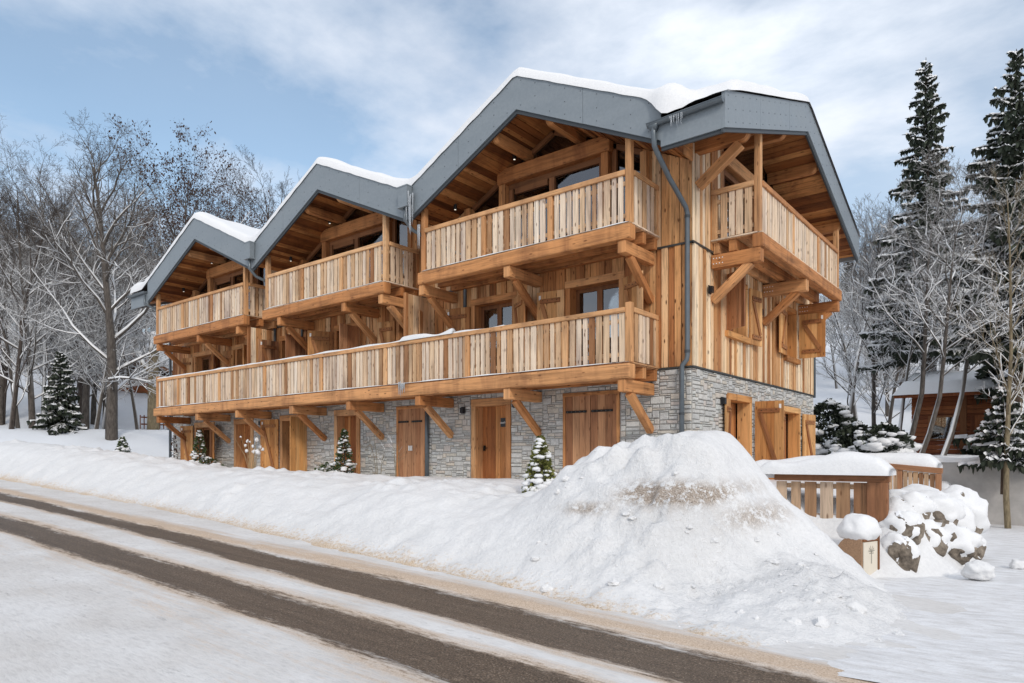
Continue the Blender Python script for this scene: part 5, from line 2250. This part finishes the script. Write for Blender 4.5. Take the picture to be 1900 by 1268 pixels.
# ---------------- bare trees
def bare_tree_mesh(seed, H, trunk_r, mat, kind='spread', levels=4, leaves=0, lean=(0, 0), first=.22, blen=1.0, snowy=.95, snow_top=11.0):
    R = random.Random(seed)
    trunk, br, lf, sn = MB(), MB(), MB(), MB()

    def grow(p, d, L, r, lev, up):
        n = (7, 5, 4, 2, 1, 1)[min(lev, 5)]
        pts, rad = [p.copy()], [r]
        q = p.copy()
        dd = d.copy()
        for i in range(n):
            t = (i + 1) / n
            jit = Vector((R.gauss(0, 1), R.gauss(0, 1), R.gauss(0, .6))) * (.06 if lev == 0 else .20)
            dd = (dd + jit + Vector((0, 0, up)) * .3).normalized()
            q = q + dd * (L / n)
            pts.append(q.copy())
            rad.append(max(.0045, r * (1 - t * (.86 if lev == 0 else .85))))
        sides = (8, 5, 4, 3, 3)[min(lev, 4)]
        (trunk if lev == 0 else br).tube(pts, rad, sides, R.random(), cap=False)
        if 1 <= lev <= 3 and abs(d.z) < .8 and R.random() < snowy * (1 - sstep(snow_top * .6, snow_top, pts[0].z + R.gauss(0, 1.2))):
            sn.tube([q_ + Vector((0, 0, g_ * .55 + .012)) for q_, g_ in zip(pts, rad)], [g_ * .85 + .010 for g_ in rad], 5 if lev == 1 else 4, .5, cap=True)
        if lev >= levels or (lev >= 4 and R.random() < .25):
            if leaves and R.random() < leaves:
                for _ in range(2):
                    c = pts[-1] + Vector((R.uniform(-.2, .2), R.uniform(-.2, .2), R.uniform(-.25, .1)))
                    s = R.uniform(.06, .12)
                    b = len(lf.v)
                    a = Vector((R.gauss(0, 1), R.gauss(0, 1), R.gauss(0, 1))).normalized()
                    o_ = a.orthogonal().normalized()
                    lf.v.extend([c, c + a * s + o_ * s * .5, c + a * s * 2, c + a * s - o_ * s * .5])
                    lf.face((b, b + 1, b + 2, b + 3), None, R.random())
            return
        if lev == 0:
            k = R.randint(17, 22)
        else:
            k = (0, R.randint(8, 10), R.randint(5, 7), R.randint(4, 5), R.randint(2, 3))[lev]
        az = R.uniform(0, 6.28)
        for j in range(k):
            t = lerp(first if lev == 0 else .22, 1.0, (j + R.random() * .8) / k)
            t = min(t, .985)
            f = t * n
            i = min(int(f), n - 1)
            c = pts[i].lerp(pts[i + 1], f - i)
            rr_ = lerp(rad[i], rad[i + 1], f - i)
            along = (pts[i + 1] - pts[i]).normalized()
            az += 2.4 + R.uniform(-.5, .5)
            side = along.orthogonal().normalized()
            side.rotate(__import__('mathutils').Quaternion(along, az))
            if kind == 'upright':
                ang = R.uniform(.35, .65)
            else:
                ang = lerp(R.uniform(1.0, 1.4), R.uniform(.25, .6), t) if lev == 0 else R.uniform(.5, 1.0)
            nd = (along * math.cos(ang) + side * math.sin(ang)).normalized()
            if lev == 0:
                nl = H * lerp(.46, .20, t) * R.uniform(.75, 1.2) * blen
            else:
                nl = L * R.uniform(.34, .55) * lerp(1.0, .7, t)
            nr = min(rr_ * .75, max(.0065, r * (.34 if lev == 0 else .45) * R.uniform(.7, 1.1)))
            grow(c, nd, nl, nr, lev + 1, (.25 if lev == 0 else .32) if t > .35 or lev else -.02)
    d0 = Vector((lean[0], lean[1], 1)).normalized()
    grow(Vector((0, 0, -.4)), d0, H, trunk_r, 0, .12)
    return trunk, br, lf, sn, mat


TREE_META = {}


def tree_proto(key, *a, **k):
    TREE_META[key] = bare_tree_mesh(*a, **k)


def mesh_from(mb, name, mat, smooth=True):
    o_ = mb.build(name, M[mat], None, 0, smooth)
    me = o_.data
    bpy.data.objects.remove(o_)
    return me


def proto_meshes(key):
    t, b, l, sn, mat = TREE_META[key]
    out = [('trunk', mesh_from(t, 'trunk', mat)), ('branches', mesh_from(b, 'branches', mat))]
    if l.f:
        out.append(('leaves', mesh_from(l, 'leaves', 'brown_leaf', False)))
    if sn.f:
        out.append(('clinging_snow', mesh_from(sn, 'clinging_snow', 'snow_small')))
    return out


tree_proto('old', 41, 15.0, .32, 'bark', 'spread', 5, 0, (0, 0), .22)
tree_proto('wide', 42, 15.5, .22, 'bark', 'spread', 5, 0, (.02, 0), .18, 1.12)
tree_proto('leafy', 43, 16.0, .21, 'bark', 'spread', 4, .55, (.03, .02), .34, 1.35)
tree_proto('fan', 44, 14.5, .18, 'bark_dark', 'upright', 5, 0, (0, 0), .14)
tree_proto('slim', 45, 12.0, .13, 'bark', 'upright', 4, 0, (.10, .02), .2)
tree_proto('thin', 47, 11.5, .10, 'bark_pale', 'upright', 3, 0, (.03, .0), .3, .55, .35, 9.0)
tree_proto('lean', 46, 11.0, .12, 'bark', 'spread', 4, 0, (.28, .05), .34, .9, .6, 9.0)
PM = {k: proto_meshes(k) for k in TREE_META}


def plant_tree(key, name, x, y, label, rot=0, s=1.0, group=None, cat='tree', z=None):
    zz_ = (ground_z(x, y, False) if z is None else z) if math.hypot(x - 6.3, y + 14.2) < 48 else max(ground_z(x, y, False), hill_z(x, y))
    t = thing(name, label, cat, (x, y, zz_ - .1), group)
    t.rotation_euler = (0, 0, rot)
    t.scale = (s, s, s)
    for nm, me in PM[key]:
        o_ = bpy.data.objects.new(nm, me)
        COL.objects.link(o_)
        o_.parent = t
    return t


def polar(px_, D):
    u = (px_ - 950) / 1276
    return (6.306 + D * (u * .7808 - .6248), -14.164 + D * (u * .6248 + .7808))


G = 'bare trees beside the road left of the chalet'
LT = [('old', 207, 36, 0.4, 1.0, 'thick pale-trunked bare tree with snow-laden lower limbs, nearest the left bank'),
      ('leafy', 312, 47, 1.0, 1.04, 'tall bare tree still holding clusters of brown leaves above the left gable'),
      ('leafy', 372, 52, 2.4, 1.0, 'second brown-leaved tree showing above the left gable roof'),
      ('wide', 158, 43, 2.2, 1.06, 'tall round-crowned bare tree behind the thick pale trunk'),
      ('fan', 430, 58, .3, 1.28, 'fan-shaped bare tree rising behind the valley of the left two roofs'),
      ('fan', 527, 62, 3.0, 1.30, 'narrow bare tree peeping over the left slope of the middle gable'),
      ('wide', 60, 37, 4.0, .88, 'dark bare tree near the left edge with many fine snowy branches'),
      ('fan', 18, 36, 5.0, .82, 'bare tree with steep branches at the very left of the view'),
      ('slim', 172, 39, .5, 1.0, 'slim leaning stem just left of the thick pale trunk'),
      ('slim', 188, 40, 1.2, .95, 'slim straight stem touching the thick pale trunk'),
      ('slim', 257, 43, 3.6, .9, 'leaning dark stem between the pale trunk and the chalet'),
      ('wide', 225, 68, .9, 1.1, 'bare tree with a broad snowy crown behind the leaning dark stem'),
      ('wide', 105, 46, 5.2, 1.0, 'bare tree behind the small snowy spruce on the left'),
      ('fan', 130, 52, 2.9, 1.0, 'steep-branched bare tree behind the round-crowned one'),
      ('slim', 80, 42, 2.0, 1.05, 'thin bare stem right of the dark tree near the left edge'),
      ('slim', 35, 40, 4.4, 1.0, 'thin bare stem between the two leftmost trees'),
      ('wide', 0, 48, 3.3, .95, 'bare tree partly cut by the left edge of the view')]
for key, px_, D, rot, s, lb in LT:
    plant_tree(key, 'bare_tree', *polar(px_, D), lb, rot, s, G)
# dense back rows of the wood
R2 = random.Random(77)
for k in range(34):
    px_ = R2.uniform(-60, 330) if k < 24 else R2.uniform(330, 560)
    D = R2.uniform(46, 74) if k < 24 else R2.uniform(66, 85)
    if 205 < px_ < 345 and D < 70:
        D += 24
    plant_tree(R2.choice(['wide', 'fan', 'slim', 'wide']), 'wood_tree', *polar(px_, D), 'bare tree in the dense snowy wood left behind the chalet', R2.uniform(0, 6), R2.uniform(.7, 1.0), 'dense bare wood behind the left trees')

GR = 'bare trees right of the chalet'
RT = [('slim', 1566, 41, .2, 1.25, 'bare tree with a grey trunk closest to the right end of the chalet'),
      ('slim', 1592, 44, 2.2, 1.15, 'forked bare tree second from the right end of the chalet'),
      ('slim', 1622, 38, 4.1, 1.05, 'straight dark stem right of the forked tree'),
      ('slim', 1640, 41, 5.1, 1.0, 'slim stem close beside the straight dark stem'),
      ('lean', 1672, 27, -.5, .95, 'snow-loaded tree leaning to the right in front of the tall spruce'),
      ('lean', 1700, 25, -.2, .85, 'white leaning tree arching over the log cabin'),
      ('lean', 1742, 27, .5, .95, 'bare tree with long snowy arms before the cabin door'),
      ('lean', 1655, 31, 1.2, .9, 'thin bare tree with tangled snowy twigs left of the tall spruce'),
      ('thin', 1872, 17.0, 1.0, .75, 'thin lichened trunk standing near the right edge by the small spruce'),
      ('wide', 1590, 60, 1.0, .8, 'bare tree high on the slope right of the end gable'),
      ('wide', 1640, 64, 2.0, .75, 'far bare tree on the slope left of the tall spruce')]
for key, px_, D, rot, s, lb in RT:
    plant_tree(key, 'bare_tree', *polar(px_, D), lb, rot, s, GR)
for k in range(26):
    plant_tree(R2.choice(['wide', 'fan', 'slim']), 'wood_tree', *polar(R2.uniform(1530, 1800) if k < 16 else R2.uniform(1545, 1960), R2.uniform(44, 62) if k < 16 else R2.uniform(55, 80)), 'bare tree on the snowy slope right of the chalet', R2.uniform(0, 6), R2.uniform(.6, .9), 'bare wood on the right slope')


for k in range(9):
    plant_tree(R2.choice(['wide', 'fan', 'wide']), 'wood_tree', *polar(R2.uniform(-30, 215), R2.uniform(41, 52)), 'bare tree in the dense snowy wood left behind the chalet', R2.uniform(0, 6), R2.uniform(.7, .95), 'dense bare wood behind the left trees')

# cut trunk by the left end
px0 = polar(284, 41)
zc_ = ground_z(*px0, False)
ct = thing('pollard_trunk', 'sawn-off pollard trunk with a snow cap right beside the left balcony end', 'tree', (*px0, zc_))
part('trunk', M['bark_pale'], ct, lambda m: m.tube([(px0[0], px0[1], zc_ - .3), (px0[0] + .05, px0[1], zc_ + 2.5), (px0[0] + .1, px0[1], zc_ + 5.4), (px0[0] + .25, px0[1], zc_ + 6.6)], [.36, .32, .28, .2], 12), smooth=True)
part('limb', M['bark_pale'], ct, lambda m: (m.tube([(px0[0] + .05, px0[1], zc_ + 4.2), (px0[0] - .8, px0[1] - .2, zc_ + 4.9), (px0[0] - 1.2, px0[1] - .3, zc_ + 5.6)], [.16, .13, .09], 8),
                                      m.tube([(px0[0] + .1, px0[1], zc_ + 5.2), (px0[0] + .7, px0[1] - .1, zc_ + 6.0)], [.15, .11], 8)), smooth=True)
part('snow_cap', M['snow_small'], ct, lambda m: blob(m, (px0[0] + .25, px0[1], zc_ + 6.65), (.26, .26, .16), 3, .2, 3), smooth=True)
part('snow_cap', M['snow_small'], ct, lambda m: blob(m, (px0[0] - 1.2, px0[1] - .3, zc_ + 5.65), (.16, .16, .12), 4, .2, 2), smooth=True)


# ---------------- spruces
def spruce_mesh(seed, H, R0, droop=.35, dens=1.0, snow=.6, base=.04):
    R = random.Random(seed)
    tr, nd, sn = MB(), MB(), MB()
    tr.tube([(0, 0, -.3), (.03, .02, H * .5), (0, 0, H)], [H * .014 + .05, H * .008 + .02, .012], 7, cap=False)
    z = H * base
    Z = Vector((0, 0, 1))
    while z < H * .99:
        u = z / H
        Lz = R0 * (1 - u) ** .85 * (1.0 if u > .12 else lerp(.75, 1, u / .12)) + .10
        k = max(3, int((6.5 - 2 * u) * dens))
        a0 = R.uniform(0, 6.28)
        for j in range(k):
            a = a0 + 6.283 * j / k + R.uniform(-.35, .35)
            L = Lz * R.uniform(.62, 1.16)
            out = Vector((math.cos(a), math.sin(a), 0))
            side = Vector((-math.sin(a), math.cos(a), 0))
            zj = z + R.uniform(-.12, .12)
            dr = droop * R.uniform(.7, 1.3) * lerp(1.0, -.6, sstep(.45, 1.0, u))
            n = max(3, int(L / .28))
            P = []
            for i in range(n + 1):
                t = i / n
                P.append(out * (L * t) + Z * (zj - dr * L * t + .42 * dr * L * t ** 2.5 if dr > 0 else zj - dr * L * t * .9) + side * (L * .05 * math.sin(t * 3 + j)))
            tr.tube(P, [max(.008, .03 * L * .4 * (1 - t_ / (n + .5))) for t_ in range(n + 1)], 3, cap=False)
            for i in range(n):
                c0, c1 = P[i], P[i + 1]
                f = i / n
                wdt = L * .30 * (1 - f) ** .6 * (.35 if i == 0 else 1) + .10
                for s_ in (-1, 1):
                    for q in range(3 if L > .8 else 2):
                        c = c0.lerp(c1, R.random())
                        ww = wdt * R.uniform(.55, 1.15)
                        tip = c + side * (s_ * ww * .9) + out * ww * .5 + Z * (-ww * R.uniform(.15, .6))
                        th = R.uniform(.04, .085)
                        b = len(nd.v)
                        mid = c.lerp(tip, .5) + Z * .02
                        nd.v.extend([c + out * th, mid + out * th * 1.1, tip, mid - out * th * 1.2, c - out * th])
                        nd.face((b, b + 1, b + 2, b + 3, b + 4), None, R.random())
                        # hanging shoots under the spray
                        b = len(nd.v)
                        hh = R.uniform(.10, .26) * (1 if L > .6 else .6)
                        nd.v.extend([c.lerp(tip, .15), c.lerp(tip, .85), c.lerp(tip, .6) - Z * hh, c.lerp(tip, .35) - Z * hh * .8])
                        nd.face((b, b + 1, b + 2, b + 3), None, R.random())
                        if R.random() < snow * lerp(1.0, .5, u) * .75:
                            b = len(sn.v)
                            up = Z * .035
                            g = R.uniform(.5, .95)
                            c_, t_ = c, c.lerp(tip, g)
                            m_ = c_.lerp(t_, .5) + Z * .05
                            e_ = out * (th * R.uniform(.8, 1.3))
                            sn.v.extend([c_ + up + e_, m_ + e_ * 1.1 + up * .6, t_ + up * .3, m_ - e_ * 1.2 + up * .6, c_ + up - e_, m_ + up * 1.9])
                            for aa, bb in ((0, 1), (1, 2), (2, 3), (3, 4), (4, 0)):
                                sn.face((b + aa, b + bb, b + 5))
                # tip and spine tufts
                b = len(nd.v)
                th = .05 + .05 * R.random()
                e = c1 + (c1 - c0).normalized() * .12
                nd.v.extend([c0 + side * th, e + side * th * .3, e - side * th * .3, c0 - side * th])
                nd.face((b, b + 1, b + 2, b + 3), None, R.random())
            # snow lying along the bough
            if R.random() < snow * lerp(1.1, .45, u):
                for i in range(1, n):
                    if R.random() < .75:
                        c0, c1 = P[i], P[i + 1]
                        w = R.uniform(.07, .17) * (.6 + .5 * min(1.5, L))
                        b = len(sn.v)
                        h_ = w * .6
                        sn.v.extend([c0 - side * w, c0 + Z * h_, c0 + side * w, c1 - side * w * .8, c1 + Z * h_ * .9, c1 + side * w * .8])
                        sn.face((b, b + 1, b + 4, b + 3))
                        sn.face((b + 1, b + 2, b + 5, b + 4))
        z += lerp(.42, .22, u) * R.uniform(.8, 1.2) * (H / 18) ** .4
    return tr, nd, sn


def spruce_proto(*a, **k):
    t, n_, s = spruce_mesh(*a, **k)
    return [('trunk', mesh_from(t, 'trunk', 'bark_spruce')), ('needles', mesh_from(n_, 'needles', 'needle', False)), ('clinging_snow', mesh_from(s, 'clinging_snow', 'snow_small', False))]


PM['spruce'] = spruce_proto(51, 20.0, 3.9, .30, .92, 1.6, .27)
PM['spruce2'] = spruce_proto(52, 16.5, 4.3, .45, 1.05, 1.45, .29)
PM['spruce_low'] = spruce_proto(53, 6.2, 2.0, .5, 1.2, .6, .02)
PM['spruce_dark'] = spruce_proto(54, 2.6, 1.1, .35, 1.2, .9, .30)

GS = 'spruces right of the chalet'
plant_tree('spruce', 'spruce_tree', *polar(1718, 34), 'tall narrow spruce with snow-dusted boughs standing alone against the sky', .3, .985, GS)
plant_tree('spruce2', 'spruce_tree', *polar(1886, 26.5), 'dense dark spruce at the right edge, as tall as the lone one', 1.3, .955, GS)
plant_tree('spruce', 'spruce_tree', *polar(1850, 42), 'broad spruce behind the dark one at the right edge', 2.1, .78, GS)
plant_tree('spruce_low', 'spruce_tree', *polar(1950, 27), 'low-branched spruce mostly cut off by the right edge', 5.0, 1.5, GS)
plant_tree('spruce_low', 'spruce_tree', *polar(112, 36.5), 'small bushy spruce heavy with snow under the left bare trees', .5, .84)
plant_tree('spruce_dark', 'spruce_tree', *polar(1862, 17.5), 'little dark spruce in front of the grey retaining wall', 1.0, .9, z=.2)
leaf_shrub('evergreen_bush', *polar(1538, 30), 3.0, 1.2, 'needle', 'dark green evergreen bush against the far corner of the stone wall', 'bush', 3200, 90, .17, 'dome', .1, 61)
leaf_shrub('evergreen_bush', *polar(1592, 28), 1.9, 1.0, 'needle', 'snow-bent evergreen bush left of the log cabin', 'bush', 2600, 80, .15, 'dome', .1, 62)
leaf_shrub('evergreen_bush', *polar(1640, 25.5), 1.3, .9, 'needle', 'low snow-heaped evergreen bush before the log cabin corner', 'bush', 2000, 70, .13, 'dome', .1, 63)
for k in range(16):
    px_ = R2.uniform(1560, 1960)
    plant_tree(R2.choice(['spruce', 'spruce2']), 'far_spruce', *polar(px_, R2.uniform(75, 120)), 'distant spruce in the forest high on the right slope', R2.uniform(0, 6), R2.uniform(.5, .8), 'far spruces on the slope')
for k in range(12):
    px_ = R2.uniform(-40, 420)
    plant_tree(R2.choice(['spruce', 'spruce2']), 'far_spruce', *polar(px_, R2.uniform(75, 110)), 'distant spruce behind the bare wood on the left slope', R2.uniform(0, 6), R2.uniform(.4, .6), 'far spruces behind the left wood')


# ================================================================== NEIGHBOURING HOUSES
def log_cabin():
    X0, X1, Y0, Y1 = 1.2, 8.2, 21.0, 27.0
    zb = .55
    t = thing('log_cabin', 'red-brown log cabin half hidden by trees behind the drive', 'house', ((X0 + X1) / 2, Y0, zb))

    def logs(m):
        z = zb
        k = 0
        while z < 3.5:
            m.box(X0 - .15, X1 + .15, Y0 - .10, Y0 + .10, z, z + .185, 0)
            m.box(X0 - .10, X0 + .10, Y0 + .12, Y1, z + .0, z + .185, 1)
            m.box(X1 - .10, X1 + .10, Y0 + .12, Y1, z + .0, z + .185, 1)
            z += .19
    part('log_wall', M['log'], t, logs, .03)
    part('door', M['log'], t, lambda m: fill_boards(m, lambda u, z, d: (u, Y0 - d, z), 3.25, 4.15, zb, 2.55, .11, .15), 0)
    for u in (3.0, 4.4):
        part('corner_post', M['frame'], t, lambda m: m.box(u - .12, u + .12, Y0 - .19, Y0 - .1, zb, 3.5))
    for u in (2.2, 6.3):
        w_ = part('window', M['frame'], t, lambda m: (m.box(u - .5, u + .5, Y0 - .16, Y0 - .105, 1.5, 1.58), m.box(u - .5, u + .5, Y0 - .16, Y0 - .105, 2.5, 2.58),
                                                    m.box(u - .5, u - .42, Y0 - .16, Y0 - .105, 1.58, 2.5), m.box(u + .42, u + .5, Y0 - .16, Y0 - .105, 1.58, 2.5)))
        part('pane', M['glass'], w_, lambda m: m.box(u - .42, u + .42, Y0 - .13, Y0 - .11, 1.58, 2.5))
    rf = part('roof', M['log'], t, lambda m: m.prism([(X0 - .7, Y0 - 1.0, 3.35), (X0 - .7, (Y0 + Y1) / 2, 4.3), (X0 - .7, Y1 + 1, 3.35), (X0 - .7, Y1 + 1, 3.55), (X0 - .7, (Y0 + Y1) / 2, 4.5), (X0 - .7, Y0 - 1.0, 3.55)], (X1 - X0 + 1.4, 0, 0)))

    def sn(m):
        xs = axis_pts([(X0 - .75, X1 + .75, .3)])
        ys = axis_pts([(Y0 - 1.08, Y1 + 1.05, .35)])
        b = len(m.v)
        for y in ys:
            for x in xs:
                e = min(x - xs[0], xs[-1] - x, y - ys[0], ys[-1] - y)
                h = (.42 + .1 * fbm(x, y, 0, 2)) * min(1, math.sqrt(max(0, e) / .3))
                m.v.append(Vector((x, y, 3.5 + .95 * (1 - abs(y - (Y0 + Y1) / 2) / ((Y1 - Y0) / 2 + 1.0)) + h)))
        n = len(xs)
        for j in range(len(ys) - 1):
            for i in range(n - 1):
                m.face((b + j * n + i, b + j * n + i + 1, b + (j + 1) * n + i + 1, b + (j + 1) * n + i))
    part('roof_snow', M['snow'], rf, sn, smooth=True)


log_cabin()


def far_chalet():
    cx_, cy_ = polar(262, 60)
    zb = 2.6
    t = thing('far_chalet', 'brown wooden chalet with snowy roof behind the pollard trunk on the left', 'house', (cx_, cy_, zb))
    ux, uy = Vector((.83, .55, 0)), Vector((-.55, .83, 0))
    O = Vector((cx_, cy_, zb))
    P = lambda a, b, z: O + ux * a + uy * b + Vector((0, 0, z))

    def wal(m):
        for k in range(26):
            z = k * .2
            m.frame(P(0, 3, z + .1), ux, uy, (0, 0, 1), 7.0, 6.0, .19)
    part('wall', M['log'], t, wal)
    rf = part('roof', M['frame'], t, lambda m: m.prism([P(-4.3, -1.2, 4.9), P(0, -1.2, 6.9), P(4.3, -1.2, 4.9), P(4.3, -1.2, 5.15), P(0, -1.2, 7.15), P(-4.3, -1.2, 5.15)], uy * 8.5))
    part('roof_snow', M['snow'], rf, lambda m: m.prism([P(-4.4, -1.3, 5.16), P(0, -1.3, 7.16), P(4.4, -1.3, 5.16), P(4.35, -1.3, 5.5), P(0, -1.3, 7.6), P(-4.35, -1.3, 5.5)], uy * 8.7), .1)
    for a in (-2.2, 0, 2.2):
        w_ = part('window', M['frame'], t, lambda m: m.frame(P(a, -.03, 3.2), ux, uy, (0, 0, 1), 1.3, .06, 1.3))
        part('pane', M['glass'], w_, lambda m: (m.frame(P(a - .3, -.08, 3.2), ux, uy, (0, 0, 1), .5, .03, 1.05), m.frame(P(a + .3, -.08, 3.2), ux, uy, (0, 0, 1), .5, .03, 1.05)))
    bl = part('balcony', M['log'], t, lambda m: m.frame(P(0, -.6, 2.0), ux, uy, (0, 0, 1), 7.0, 1.1, .14))
    part('railing_boards', M['log'], bl, lambda m: [m.frame(P(-3.4 + k * .25, -1.1, 2.5), (0, 0, 1), ux, uy, .95, .18, .04) for k in range(28)])


far_chalet()

gx0 = polar(262, 50)
gf = thing('garden_fence', 'low dark picket fence in the snow in front of the far chalet', 'fence', (*gx0, ground_z(*gx0, False)))
gz0 = ground_z(*gx0, False)


def gfr(m):
    for z in (.35, .85):
        m.bar((gx0[0], gx0[1], gz0 + z + .5), (gx0[0] + 3.2, gx0[1] + 3.0, gz0 + z + .35), .06, .1)


part('fence_rail', M['log'], gf, gfr)
part('picket', M['log'], gf, lambda m: [m.box(gx0[0] + 3.2 * k / 16 - .04, gx0[0] + 3.2 * k / 16 + .04, gx0[1] + 3.0 * k / 16 - .09, gx0[1] + 3.0 * k / 16 - .05, gz0 + .5, gz0 + 1.5) for k in range(17)])
